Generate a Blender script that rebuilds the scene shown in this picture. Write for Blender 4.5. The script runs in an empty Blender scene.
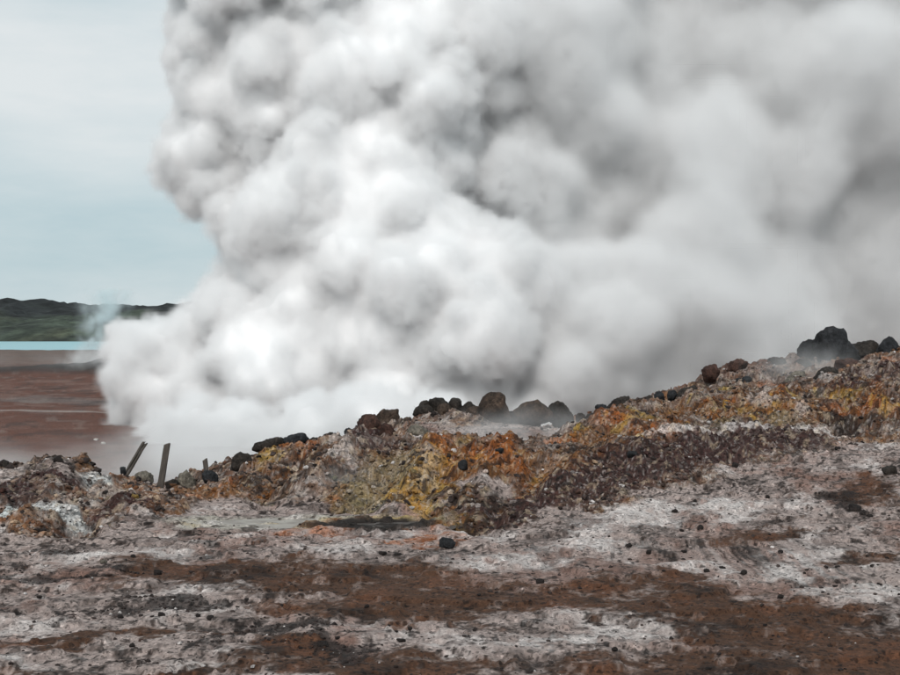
import bpy, bmesh, math, random
import numpy as np
from mathutils import Vector, Matrix, noise as mnoise

random.seed(7)
RNG = np.random.default_rng(7)
scene = bpy.context.scene
COL = scene.collection
PI = math.pi

# ------------------------------------------------------------------ camera
F = 1385.0            # focal length in photo pixels (photo 900 x 675)
EYE = 3.0             # metres above the foreground
HOR = 333.0           # photo row of the horizon
cam_d = bpy.data.cameras.new('camera')
cam_d.sensor_width = 36.0
cam_d.lens = 36.0 * F / 900.0
cam_d.clip_start = 0.1
cam_d.clip_end = 12000
cam = bpy.data.objects.new('camera', cam_d)
cam.location = (0, 0, EYE)
cam.rotation_euler = (PI / 2 - math.atan((337.5 - HOR) / F), 0, 0)
COL.objects.link(cam)
scene.camera = cam

# ------------------------------------------------------------------ sky
SUN_EL, SUN_AZ = math.radians(40), math.radians(190)   # azimuth from +Y towards +X: behind the camera, to its left
world = bpy.data.worlds.new('World')
scene.world = world
world.use_nodes = True
nt = world.node_tree
nt.nodes.clear()
w_out = nt.nodes.new('ShaderNodeOutputWorld')
w_bg = nt.nodes.new('ShaderNodeBackground')
sky = nt.nodes.new('ShaderNodeTexSky')
sky.sky_type = 'NISHITA'
sky.sun_disc = False
sky.sun_elevation = SUN_EL
sky.sun_rotation = SUN_AZ
sky.dust_density = 2.0
w_bg.inputs['Strength'].default_value = 0.062
# the overcast: a stratus deck over the clear sky, in stretched bands
tc = nt.nodes.new('ShaderNodeTexCoord')
mp = nt.nodes.new('ShaderNodeMapping')
mp.inputs['Scale'].default_value = (1.6, 1.6, 6.5)
mp.inputs['Location'].default_value = (0.35, 0.1, 1.85)
nz = nt.nodes.new('ShaderNodeTexNoise')
nz.inputs['Scale'].default_value = 1.0
nz.inputs['Detail'].default_value = 8.0
nz.inputs['Roughness'].default_value = 0.58
rp = nt.nodes.new('ShaderNodeValToRGB')
rp.color_ramp.elements[0].position = 0.34
rp.color_ramp.elements[0].color = (4.6, 6.0, 6.5, 1)
rp.color_ramp.elements[1].position = 0.66
rp.color_ramp.elements[1].color = (7.7, 8.1, 8.2, 1)
mx = nt.nodes.new('ShaderNodeMix')
mx.data_type = 'RGBA'
mx.inputs['Factor'].default_value = 0.94
nt.links.new(tc.outputs['Generated'], mp.inputs['Vector'])
nt.links.new(mp.outputs['Vector'], nz.inputs['Vector'])
nt.links.new(nz.outputs['Fac'], rp.inputs['Fac'])
nt.links.new(sky.outputs['Color'], mx.inputs[6])
nt.links.new(rp.outputs['Color'], mx.inputs[7])
nt.links.new(mx.outputs[2], w_bg.inputs['Color'])
nt.links.new(w_bg.outputs['Background'], w_out.inputs['Surface'])

# ------------------------------------------------------------------ sun (veiled by the overcast)
sun_d = bpy.data.lights.new('sun', 'SUN')
sun_d.energy = 1.45
sun_d.angle = math.radians(14)
sun_d.color = (1.0, 0.975, 0.94)
sun = bpy.data.objects.new('sun', sun_d)
sdir = Vector((math.sin(SUN_AZ) * math.cos(SUN_EL), math.cos(SUN_AZ) * math.cos(SUN_EL), math.sin(SUN_EL)))
sun.rotation_euler = sdir.to_track_quat('Z', 'Y').to_euler()
COL.objects.link(sun)

scene.view_settings.view_transform = 'Standard'
scene.view_settings.look = 'None'
scene.view_settings.gamma = 1.0
scene.view_settings.use_curve_mapping = False
scene.view_settings.exposure = 0.69
scene.cycles.max_bounces = 12
scene.cycles.diffuse_bounces = 6
scene.cycles.volume_bounces = 6
scene.cycles.transparent_max_bounces = 16
scene.cycles.volume_step_rate = 3.0
scene.cycles.volume_max_steps = 256
scene.cycles.use_denoising = True


# ------------------------------------------------------------------ helpers
def lin(r, g, b):
    def f(c):
        c /= 255.0
        return c / 12.92 if c <= 0.04045 else ((c + 0.055) / 1.055) ** 2.4
    return np.array([f(r), f(g), f(b)], dtype=np.float32)


def at(px, py, Y):
    """the point at distance Y that the photo shows at (px, py)"""
    return Vector(((px - 450) / F * Y, Y, EYE - (py - HOR) / F * Y))


def sstep(a, b, x):
    t = np.clip((x - a) / (b - a), 0, 1)
    return t * t * (3 - 2 * t)


_perm = RNG.permutation(256).astype(np.int32)
_perm = np.concatenate([_perm, _perm])
_ang = RNG.uniform(0, 2 * PI, 256).astype(np.float32)
_gx, _gy = np.cos(_ang), np.sin(_ang)


def perlin(x, y, seed=0):
    x = x + seed * 37.31
    y = y + seed * 91.77
    xf, yf = np.floor(x), np.floor(y)
    xi, yi = xf.astype(np.int32) & 255, yf.astype(np.int32) & 255
    u, v = (x - xf).astype(np.float32), (y - yf).astype(np.float32)
    su, sv = u * u * u * (u * (u * 6 - 15) + 10), v * v * v * (v * (v * 6 - 15) + 10)
    a, b = _perm[xi], _perm[xi + 1]
    h00, h01, h10, h11 = _perm[a + yi], _perm[a + yi + 1], _perm[b + yi], _perm[b + yi + 1]
    n00 = _gx[h00] * u + _gy[h00] * v
    n10 = _gx[h10] * (u - 1) + _gy[h10] * v
    n01 = _gx[h01] * u + _gy[h01] * (v - 1)
    n11 = _gx[h11] * (u - 1) + _gy[h11] * (v - 1)
    a = n00 + su * (n10 - n00)
    b = n01 + su * (n11 - n01)
    return (a + sv * (b - a)) * 1.5


def fbm(x, y, wl, octs=4, gain=0.5, seed=0, ridged=False):
    s, a, f, tot = 0, 1.0, 1.0 / wl, 0
    for o in range(octs):
        n = perlin(x * f, y * f, seed * 13 + o)
        if ridged:
            n = 1 - 2 * np.abs(n)
        s = s + a * n
        tot += a
        a *= gain
        f *= 2.03
    return s / tot


def obj(name, mesh, mat=None, parent=None, label=None, cat=None, group=None, kind=None, loc=None):
    o = bpy.data.objects.new(name, mesh)
    if mat is not None and mesh is not None:
        mesh.materials.append(mat)
    if parent is not None:
        o.parent = parent
    if loc is not None:
        o.location = loc
    for k, v in (('label', label), ('category', cat), ('group', group), ('kind', kind)):
        if v:
            o[k] = v
    COL.objects.link(o)
    return o


def mesh_np(name, verts, faces, smooth=True, col=None, attr_name='tint'):
    """verts n x 3, faces m x k (all the same k)"""
    me = bpy.data.meshes.new(name)
    n, m, k = len(verts), len(faces), faces.shape[1]
    me.vertices.add(n)
    me.vertices.foreach_set('co', np.ascontiguousarray(verts, dtype=np.float32).ravel())
    me.loops.add(m * k)
    me.loops.foreach_set('vertex_index', np.ascontiguousarray(faces, dtype=np.int32).ravel())
    me.polygons.add(m)
    me.polygons.foreach_set('loop_start', np.arange(0, m * k, k, dtype=np.int32))
    me.polygons.foreach_set('loop_total', np.full(m, k, dtype=np.int32))
    me.polygons.foreach_set('use_smooth', np.full(m, smooth, dtype=bool))
    me.update(calc_edges=True)
    if col is not None:
        a = me.attributes.new(attr_name, 'FLOAT_COLOR', 'POINT')
        c = np.ones((n, 4), dtype=np.float32)
        c[:, :3] = col
        a.data.foreach_set('color', c.ravel())
    return me


class NT:
    """a small node-tree writer"""
    def __init__(self, name):
        self.mat = bpy.data.materials.new(name)
        self.mat.use_nodes = True
        self.t = self.mat.node_tree
        self.bsdf = self.t.nodes['Principled BSDF']

    def n(self, typ, **kw):
        nd = self.t.nodes.new(typ)
        for k, v in kw.items():
            if k.startswith('_'):
                setattr(nd, k[1:], v)
            else:
                nd.inputs[k.replace('__', ' ')].default_value = v
        return nd

    def l(self, a, b):
        self.t.links.new(a, b)

    def noise(self, vec, scale, detail=4, rough=0.55):
        nd = self.n('ShaderNodeTexNoise', Scale=scale, Detail=detail, Roughness=rough)
        self.l(vec, nd.inputs['Vector'])
        return nd.outputs['Fac']

    def maprange(self, v, a, b, c, d):
        nd = self.n('ShaderNodeMapRange')
        for i, x in zip((1, 2, 3, 4), (a, b, c, d)):
            nd.inputs[i].default_value = x
        self.l(v, nd.inputs[0])
        return nd.outputs[0]

    def mix(self, f, a, b, blend='MIX'):
        nd = self.t.nodes.new('ShaderNodeMix')
        nd.data_type = 'RGBA'
        nd.blend_type = blend
        for s, v in ((nd.inputs[0], f), (nd.inputs[6], a), (nd.inputs[7], b)):
            if hasattr(v, 'is_linked') or isinstance(v, bpy.types.NodeSocket):
                self.l(v, s)
            elif isinstance(v, (int, float)):
                s.default_value = v
            else:
                s.default_value = (*v, 1) if len(v) == 3 else v
        return nd.outputs[2]


def mineral_mat(name, attr='tint', amp=0.5, fine=55.0, bump=0.6, rough=0.92, base=None, mid=9.0, bump_dist=0.02, specks=None):
    m = NT(name)
    tcn = m.n('ShaderNodeTexCoord')
    vec = tcn.outputs['Object']
    if base is None:
        a = m.n('ShaderNodeAttribute', _attribute_name=attr)
        col = a.outputs['Color']
    else:
        col = m.mix(m.maprange(m.noise(vec, 3.0, 6, 0.65), 0.3, 0.7, 0, 1), base[0], base[1])
    n1 = m.noise(vec, fine, 6, 0.7)
    n2 = m.noise(vec, mid, 5, 0.6)
    n3 = m.noise(vec, fine * 0.33, 3, 0.6)
    g1 = m.maprange(n1, 0.3, 0.7, 1 - amp, 1 + amp)
    g2 = m.maprange(n2, 0.3, 0.7, 1 - amp * 0.6, 1 + amp * 0.6)
    g3 = m.maprange(n3, 0.33, 0.62, 1 + amp * 0.8, 1 - amp * 0.9)
    mul0 = m.n('ShaderNodeMath', _operation='MULTIPLY')
    m.l(g1, mul0.inputs[0])
    m.l(g3, mul0.inputs[1])
    mul = m.n('ShaderNodeMath', _operation='MULTIPLY')
    m.l(mul0.outputs[0], mul.inputs[0])
    m.l(g2, mul.inputs[1])
    last = mul.outputs[0]
    if specks:
        for sc, r0, gain in ((specks, 0.55, 0.42), (specks * 2.1, 0.5, 0.5), (specks * 1.4, 0.72, 1.45)):
            vo = m.n('ShaderNodeTexVoronoi', Scale=sc)
            wv_ = m.n('ShaderNodeVectorMath', _operation='ADD')
            nw = m.n('ShaderNodeTexNoise', Scale=sc * 1.3, Detail=2.0)
            m.l(vec, nw.inputs['Vector'])
            sw = m.n('ShaderNodeVectorMath', _operation='SCALE')
            sw.inputs['Scale'].default_value = 0.9 / sc
            m.l(nw.outputs['Color'], sw.inputs[0])
            m.l(vec, wv_.inputs[0])
            m.l(sw.outputs[0], wv_.inputs[1])
            m.l(wv_.outputs[0], vo.inputs['Vector'])
            sp = m.n('ShaderNodeSeparateColor')
            m.l(vo.outputs['Color'], sp.inputs[0])
            lim = m.maprange(sp.outputs[0], r0, 1.0, 0.0, 0.62)       # most cells hold no speck, a few a large one
            df = m.n('ShaderNodeMath', _operation='SUBTRACT')
            m.l(lim, df.inputs[0])
            m.l(vo.outputs['Distance'], df.inputs[1])
            fac = m.maprange(df.outputs[0], -0.04, 0.06, 1.0, gain)
            mm = m.n('ShaderNodeMath', _operation='MULTIPLY')
            m.l(last, mm.inputs[0])
            m.l(fac, mm.inputs[1])
            last = mm.outputs[0]
    cmb = m.n('ShaderNodeCombineColor')
    for i in range(3):
        m.l(last, cmb.inputs[i])
    c2 = m.mix(1.0, col, cmb.outputs[0], 'MULTIPLY')
    m.l(c2, m.bsdf.inputs['Base Color'])
    m.bsdf.inputs['Roughness'].default_value = rough
    m.bsdf.inputs['Specular IOR Level'].default_value = 0.25
    hb = m.n('ShaderNodeMath', _operation='ADD')
    m.l(n1, hb.inputs[0])
    m.l(m.noise(vec, fine * 0.35, 5, 0.6), hb.inputs[1])
    bp = m.n('ShaderNodeBump', Strength=bump, Distance=bump_dist)
    m.l(hb.outputs[0], bp.inputs['Height'])
    m.l(bp.outputs['Normal'], m.bsdf.inputs['Normal'])
    return m.mat


# ------------------------------------------------------------------ the shape of the land
CTRL = []
def cp(*pts):
    for px, py, Y in pts:
        p = at(px, py, Y)
        CTRL.append((p.x, p.y, p.z))
def cw(*pts):
    CTRL.extend(pts)
for x in (-9, -4.5, 0, 4.5, 9):
    cw((x, 7, 0.02), (x * 0.9, 12, 0), (x * 0.9, 16, 0))
cw((-14, 20, 0), (-12, 26, .5), (14, 20, 0.2), (14, 26, .5), (-22, 30, 0), (24, 32, 1.2), (22, 40, 2.4), (26, 48, 1.5))
# pale slope that rises to the right
cp((650, 492, 24.3), (560, 515, 22.3), (740, 468, 27.3), (800, 447, 30), (900, 440, 32), (900, 480, 26.5), (780, 500, 24.3), (900, 520, 22.6), (680, 540, 20.4), (800, 545, 20))
# dark scree: foot, then top edge
cp((500, 529, 21.2), (560, 510, 22.8), (640, 489, 25), (720, 463, 28.2))
cp((505, 499, 23.0), (540, 475, 24.2), (600, 446, 26.6), (680, 431, 29.2), (760, 432, 31), (830, 440, 32))
# ochre ridge above it, with its skyline
cp((545, 463, 27), (590, 431, 30), (640, 411, 33), (700, 399, 35.5), (760, 424, 32.8), (760, 400, 36), (820, 410, 34.2), (820, 391, 37), (860, 374, 38.5), (900, 361, 39.5), (900, 400, 34.8), (680, 418, 32))
# back hill on the right with its boulders
cp((660, 402, 40), (700, 391, 41), (740, 373, 43), (780, 364, 44.5), (830, 365, 44.5), (880, 361, 45.5), (930, 345, 46), (770, 392, 39), (820, 377, 41), (860, 366, 42))
cw((6, 50, 0), (10, 53, 0.3), (15, 54, 0.6), (20, 56, 0.5), (26, 58, 0))
# mound of boulders in the middle distance
cp((450, 446, 34), (530, 446, 34.5), (580, 438, 36), (385, 432, 38.5), (400, 427, 39), (440, 418, 39.5), (490, 423, 39.5), (540, 428, 39.5), (580, 431, 39.8), (610, 424, 39.5), (390, 445, 35))
cw((-3, 46, -0.9), (0, 46, -0.8), (4, 47, -0.7))
# yellow knoll in the centre
cp((400, 455, 27.3), (430, 448, 26.7), (465, 440, 26.6), (500, 443, 26.6), (525, 450, 26.6), (410, 485, 24.4), (440, 490, 23.9), (480, 482, 24.3), (515, 480, 24.6), (440, 527, 21.4), (475, 532, 21))
cw((-1.0, 30, 0.05), (0.6, 30, 0.1), (2, 31.5, 0.2))
# mound left of the centre
cp((240, 469, 28), (270, 457, 28.6), (300, 450, 29), (345, 441, 29.2), (370, 433, 29), (392, 441, 29), (250, 506, 24), (300, 506, 24), (350, 507, 23.8), (400, 507, 23.6), (290, 480, 26.2), (350, 470, 26.6))
cw((-4.5, 33, -0.5), (-2.2, 33.5, -0.3), (-1.4, 32, -0.1))
# flat with the mud pool
cw((-3.6, 21.6, 0), (-2, 22, 0), (-1, 22, -0.01), (-2.5, 20, 0), (0, 20, 0))
# mound at the far left
cp((-60, 476, 26), (0, 474, 26), (40, 468, 26), (80, 472, 26), (120, 481, 26), (150, 491, 26), (180, 493, 27), (215, 485, 27.6), (0, 541, 20), (90, 540, 20.1), (40, 500, 23.1), (100, 494, 23.6), (160, 510, 23.3), (0, 500, 23))
cw((-9.5, 31, -0.7), (-6, 31, -0.8), (-5, 37, -1.3), (-11, 40, -1.5), (-14, 33, -0.9), (-4, 44, -1.4))
CTRL = np.array(CTRL)
_C2 = 0.7 ** 2
def _kern(ax, ay, bx, by):
    return np.sqrt((ax[:, None] - bx[None]) ** 2 + (ay[:, None] - by[None]) ** 2 + _C2)
_A = _kern(CTRL[:, 0], CTRL[:, 1], CTRL[:, 0], CTRL[:, 1])
_n = len(CTRL)
_M = np.zeros((_n + 1, _n + 1))
_M[:_n, :_n] = _A - 0.02 * np.eye(_n)
_M[:_n, _n] = 1
_M[_n, :_n] = 1
_W = np.linalg.solve(_M, np.concatenate([CTRL[:, 2], [0]]))
_W32 = _W.astype(np.float32)
PLAIN = -1.5


def base_h(x, y):
    x, y = np.asarray(x, np.float32).ravel(), np.asarray(y, np.float32).ravel()
    out = np.full(len(x), PLAIN, np.float32)
    near = np.nonzero(y < 62)[0]
    cx, cy = CTRL[:, 0].astype(np.float32), CTRL[:, 1].astype(np.float32)
    for i in range(0, len(near), 60000):
        k = near[i:i + 60000]
        h = _kern(x[k], y[k], cx, cy) @ _W32[:_n] + _W32[_n]
        h = np.clip(h, -1.7, 3.6)
        t = sstep(47, 60, y[k])
        out[k] = h * (1 - t) + PLAIN * t
    return out


_YS = np.concatenate([np.arange(7, 60, 0.05), np.arange(60, 400, 0.5)])
def ground_at(px, py):
    """where the view ray through photo pixel (px, py) first meets the land"""
    xs = (px - 450) / F * _YS
    zs = EYE - (py - HOR) / F * _YS
    h = base_h(xs, _YS)
    k = np.nonzero(zs <= h)[0]
    k = k[0] if len(k) else len(_YS) - 1
    return float(xs[k]), float(_YS[k]), float(h[k])


# ------------------------------------------------------------------ ground sheet
rows = np.concatenate([np.geomspace(5, 11, 30, endpoint=False), np.geomspace(11, 19.5, 210, endpoint=False), np.geomspace(19.5, 47, 660, endpoint=False),
                       np.geomspace(47, 420, 150, endpoint=False), np.geomspace(420, 6000, 30)])
cols = np.concatenate([np.linspace(-1.6, -0.37, 45, endpoint=False), np.linspace(-0.37, 0.37, 800, endpoint=False), np.linspace(0.37, 1.6, 46)])
NR, NC = len(rows), len(cols)
GY = np.repeat(rows, NC).astype(np.float32)
GX = (GY * np.tile(cols, NR)).astype(np.float32)
H0 = base_h(GX, GY)
hg = H0.reshape(NR, NC)
gy = np.gradient(hg, rows, axis=0)
gx = np.gradient(hg, axis=1) / np.gradient(GX.reshape(NR, NC), axis=1)
SLOPE = np.sqrt(gx ** 2 + gy ** 2).ravel()


def blob(px, py, rpx, rdepth=None, ang=0.0, world=None):
    """soft elliptic patch on the land, 1 in its middle; sizes in metres derived from the photo's"""
    x, y, z = world or ground_at(px, py)
    r = rpx * y / F
    rd = rdepth if rdepth else r
    dx, dy = GXW - x, GYW - y
    if ang:
        c, s = math.cos(ang), math.sin(ang)
        dx, dy = dx * c + dy * s, -dx * s + dy * c
    return np.exp(-((dx / r) ** 2 + (dy / rd) ** 2)).astype(np.float32)


# domain-warped coordinates, so that patches have ragged outlines
wx = fbm(GX, GY, 1.1, 3, seed=1)
wy = fbm(GX, GY, 1.1, 3, seed=2)
wx2 = fbm(GX, GY, 0.28, 2, seed=51)
wy2 = fbm(GX, GY, 0.28, 2, seed=52)
GXW = GX + 0.55 * wx + 0.12 * wx2
GYW = GY + 0.75 * wy + 0.16 * wy2

rough = sstep(0.10, 0.24, SLOPE) * sstep(18.5, 21, GY)
rough = np.maximum(rough, sstep(0.35, 0.6, H0) * sstep(19, 22, GY) * 0.85)
for a in ((20, 505, 60, 2.0), (90, 500, 60, 2.0), (150, 505, 45, 1.6), (210, 495, 40, 1.3), (260, 485, 45, 1.6), (320, 480, 50, 1.8), (380, 480, 50, 1.8), (60, 525, 60, 1.2), (450, 522, 30, .8), (490, 518, 36, .9), (530, 506, 34, .9), (425, 515, 20, .8), (580, 494, 34, .9)):
    rough = np.maximum(rough, sstep(0.3, 0.6, blob(*a)))
smooth_slope = np.zeros_like(GX)
for a in ((760, 488, 50, 1.6), (830, 482, 60, 2.0), (880, 457, 50, 1.4), (690, 527, 50, 1.2), (825, 462, 36, .8)):
    smooth_slope = np.maximum(smooth_slope, blob(*a))
rough = np.clip(rough * (1 - 0.85 * sstep(0.3, 0.75, smooth_slope)), 0, 1)
rough = np.where(GY > 60, 0.4, rough)
pool_m = np.exp(-(((GX + 1.15 + 0.25 * wx) / 1.1) ** 2 + ((GY - 21.6 + 0.3 * wy) / 0.95) ** 2) ** 2)
flat_m = np.exp(-(((GX + 2.3 + 0.3 * wx) / 2.2) ** 2 + ((GY - 21.9 + 0.3 * wy) / 1.0) ** 2) ** 2)
rough = rough * (1 - 0.9 * pool_m) * (1 - 0.6 * flat_m)

def diag(th, st):
    """coordinates stretched along a slope direction: gullies and streaks that run downhill at a slant"""
    q = GY + 1.5 * H0
    c_, s_ = math.cos(th), math.sin(th)
    return (GX * c_ + q * s_) / st, (-GX * s_ + q * c_)
dxa, dya = diag(math.radians(62), 3.2)
n_big = fbm(GX, GY + 1.2 * H0, 1.5, 4, 0.5, seed=3)
n_gul = fbm(dxa, dya, 0.95, 4, 0.5, seed=44, ridged=True)
n_rid = fbm(GX, GY + 1.2 * H0, 0.62, 5, 0.5, seed=4, ridged=True)
n_fine = fbm(GX, GY + 1.2 * H0, 0.20, 3, 0.5, seed=5)
n_clod = np.abs(fbm(GX, GY + 1.2 * H0, 0.42, 3, 0.5, seed=6))
near = 1 - sstep(44, 60, GY)
dist_amp = np.clip(GY / 26, 0.6, 1.3)
D = rough * (0.30 * n_big + 0.22 * n_gul + 0.14 * n_rid + 0.07 * n_fine + 0.14 * n_clod - 0.12) * dist_amp
def seg_dist(pts, warp=1.0):
    """distance on the ground from a line given by photo points that lie on the land"""
    g = [ground_at(*p) for p in pts]
    best = np.full(len(GX), 1e3, np.float32)
    X_, Y_ = GX + warp * (0.35 * wx + 0.10 * wx2), GY + warp * (0.45 * wy + 0.12 * wy2)
    for (x0, y0, _), (x1, y1, _) in zip(g[:-1], g[1:]):
        dx, dy = x1 - x0, y1 - y0
        t = np.clip(((X_ - x0) * dx + (Y_ - y0) * dy) / (dx * dx + dy * dy + 1e-6), 0, 1)
        best = np.minimum(best, np.hypot(X_ - x0 - t * dx, Y_ - y0 - t * dy))
    return best
GULLIES = [([(398, 456), (372, 485), (352, 510)], .30, .42), ([(538, 464), (505, 495), (476, 526)], .30, .38), ([(600, 436), (560, 462), (522, 495)], .16, .28), ([(450, 462), (432, 490), (424, 520)], .16, .24),
           ([(486, 458), (462, 488), (452, 516)], .14, .22), ([(690, 408), (640, 430), (600, 450)], .18, .30), ([(790, 392), (740, 412), (700, 426)], .18, .32), ([(300, 462), (280, 485), (262, 505)], .18, .3), ([(120, 480), (100, 505), (70, 532)], .18, .35)]
SPURS = [([(432, 452), (408, 485), (396, 514)], .16, .26), ([(512, 452), (482, 480), (462, 512)], .14, .24), ([(366, 436), (340, 465), (310, 492)], .18, .3), ([(640, 412), (585, 445), (540, 478)], .16, .3), ([(850, 380), (780, 402), (720, 418)], .16, .35), ([(40, 462), (60, 490), (40, 520)], .14, .35)]
for pts, dpt, wdt in GULLIES:
    D -= dpt * np.exp(-(seg_dist(pts) / wdt) ** 2)
for pts, dpt, wdt in SPURS:
    D += dpt * np.exp(-(seg_dist(pts) / wdt) ** 2)
crust = fbm(GX, GY, 0.9, 5, 0.55, seed=7)
D += (1 - rough) * near * (0.045 * crust + 0.022 * n_fine + 0.035 * sstep(0.02, 0.08, crust) + 0.03 * n_clod)
D *= near
D += (1 - near) * (0.35 * fbm(GX, GY, 34, 4, seed=8) + 0.20 * fbm(GX, GY, 5, 4, seed=9) - 0.1) * sstep(48, 62, GY)
berm = np.exp(-((GY - 158 - 9 * fbm(GX, GY, 40, 2, seed=10)) / 7) ** 2) * sstep(-0.45, 0.05, fbm(GX, GY, 22, 3, seed=11))
D += berm * (1.3 + 1.2 * fbm(GX, GY, 7, 3, seed=13))
D -= 0.10 * pool_m
pool2 = np.exp(-(((GX + 2.75 + 0.4 * wx) / 1.3) ** 2 + ((GY - 21.9 + 0.4 * wy) / 0.75) ** 2) ** 2)
D -= 0.075 * pool2 * (1 - pool_m)
D += 0.08 * (n_rid + 0.3) * sstep(0.05, 0.35, pool_m) * (1 - sstep(0.6, 0.98, pool_m)) + 0.07 * sstep(0.12, 0.3, n_big) * pool_m
shore = sstep(385, 405, GY + 8 * fbm(GX, GY, 60, 3, seed=12))
D -= shore * 2.2
Hh = H0 + D
Hh = np.where(GY > 420, -3.6, Hh)


def height_final(x, y):
    """height of the finished sheet near (x, y), by nearest grid node"""
    r = np.clip(np.searchsorted(rows, y), 1, NR - 1)
    r = np.where(np.abs(rows[r - 1] - y) < np.abs(rows[r] - y), r - 1, r)
    u = x / rows[r]
    c = np.clip(np.searchsorted(cols, u), 1, NC - 1)
    c = np.where(np.abs(cols[c - 1] - u) < np.abs(cols[c] - u), c - 1, c)
    i = r * NC + c
    return Hh[i], i


# ------------------------------------------------------------------ colours of the soil and its minerals
PALE, WHITE, GREY = lin(155, 142, 137), lin(194, 187, 184), lin(104, 93, 89)
BROWN, DBROWN, RED = lin(86, 63, 49), lin(50, 38, 32), lin(108, 76, 58)
CLOD, OCHRE, ORANGE, YELLOW = lin(40, 33, 31), lin(122, 84, 48), lin(168, 98, 40), lin(178, 152, 74)
PURPLE, GREEN, MUD = lin(86, 64, 64), lin(128, 126, 104), lin(162, 156, 148)
PLUM = lin(66, 44, 44)


def lay(C, colr, m):
    m = np.clip(m, 0, 1)[:, None].astype(np.float32)
    return C * (1 - m) + colr[None] * m


FY = (GY - 1.0 * np.clip(GX - 0.3, 0, None) * sstep(16, 21, GY)) * 0.66
a1 = fbm(GX, FY, 1.3, 5, 0.58, seed=21)
a2 = fbm(GX, FY, 0.75, 5, 0.6, seed=22)
a3 = fbm(GX, FY, 0.33, 4, 0.6, seed=23)
a4 = fbm(GX, FY, 2.6, 5, 0.6, seed=24)
a5 = fbm(GX, FY, 0.12, 3, 0.6, seed=25)
# flat ground: pale sinter crust, grey where trodden, brown clay where it is worn through
C = np.repeat(PALE[None], len(GX), 0)
a6 = fbm(GX, FY, 0.06, 2, 0.6, seed=26)
a7 = fbm(GX, FY, 0.5, 4, 0.6, seed=27, ridged=True)
C = lay(C, WHITE, sstep(0.05, 0.36, a1 + 0.35 * a3) * 0.65)
C = lay(C, GREY, sstep(0.0, 0.35, -a2 + 0.4 * a5) * 0.8)
C = lay(C, lin(118, 88, 76), sstep(0.05, 0.4, a4 - .4 * a3) * 0.6)
C = lay(C, DBROWN, sstep(0.10, 0.34, a3 - 0.5 * a1 + 0.3 * a6) * 0.6)
C = lay(C, CLOD, sstep(0.16, 0.36, a5 + 0.55 * a3 + 0.3 * a6 - 0.3 * a1) * 0.8)
C = lay(C, DBROWN, sstep(0.60, 0.82, a7 + 0.2 * a6) * sstep(-.1, .2, -a1) * 0.7)
brown = np.zeros_like(GX)
def zpatch(cx, cy, rx, ry, s=1.0):
    Yc = EYE * F / (cy - HOR)
    k = 0.75 if cx > 560 and cy < 605 else 0.12          # on the slope at the right the patches lie aslant
    xd = GX + 0.7 * wx + .15 * wx2 - (cx - 450) / F * Yc
    yd = GY + 1.1 * wy + .25 * wy2 - Yc - k * xd
    return s * np.exp(-((xd / (rx * Yc / F)) ** 2 + (yd / (ry * Yc * Yc / (EYE * F))) ** 2))
for b in ((230, 572, 120, 13), (360, 582, 130, 20), (430, 606, 150, 17), (560, 603, 130, 11), (690, 606, 90, 22), (760, 630, 130, 32),
          (880, 655, 140, 50), (440, 668, 330, 11), (700, 668, 200, 20), (90, 640, 150, 7), (330, 655, 90, 10), (640, 580, 60, 10), (870, 497, 50, 8), (880, 553, 45, 6), (765, 530, 45, 7)):
    brown = np.maximum(brown, zpatch(*b))
for b in ((585, 640, 95, 17), (510, 632, 60, 8), (580, 660, 120, 9), (40, 660, 70, 12), (380, 640, 40, 9)):
    brown = brown * (1 - 0.95 * zpatch(*b))
bm = sstep(0.20, 0.60, brown + 0.5 * a2 + 0.4 * a3 + 0.22 * a5 + 0.15 * a6)
SOIL = lay(np.repeat(BROWN[None], len(GX), 0), RED, sstep(0.0, 0.35, a2 + .4 * a4) * 0.55)
SOIL = lay(SOIL, DBROWN, sstep(0.05, 0.35, a1 - .5 * a3) * 0.75)
SOIL = lay(SOIL, PALE, sstep(0.22, 0.5, a3 + 0.5 * a5 + .3 * a6) * 0.45)
SOIL = lay(SOIL, CLOD * 0.8, sstep(0.2, 0.45, a5 - 0.4 * a3 + .4 * a6) * 0.6)
C = C * (1 - bm[:, None]) + SOIL * bm[:, None]
dk = np.zeros_like(GX)
for b in ((270, 637, 90, 14), (60, 578, 120, 8), (180, 605, 90, 8), (20, 552, 80, 5), (340, 648, 50, 9), (850, 505, 30, 8)):
    dk = np.maximum(dk, zpatch(*b))
C = lay(C, CLOD, sstep(0.35, 0.6, dk * 0.8 + 0.5 * a3 + 0.3 * a5) * 0.75)
wt = np.zeros_like(GX)
for b in ((590, 545, 80, 10), (640, 520, 80, 9), (720, 510, 60, 6), (480, 565, 70, 12), (800, 565, 90, 12), (680, 570, 80, 8), (585, 640, 95, 13), (40, 662, 60, 9), (850, 590, 60, 10), (120, 555, 90, 6), (180, 566, 40, 8)):
    wt = np.maximum(wt, zpatch(*b))
C = lay(C, WHITE, sstep(0.35, 0.95, wt * 0.9 + 0.5 * a3 + 0.4 * a5 + .2 * a6) * 0.75 * (1 - bm))

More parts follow.
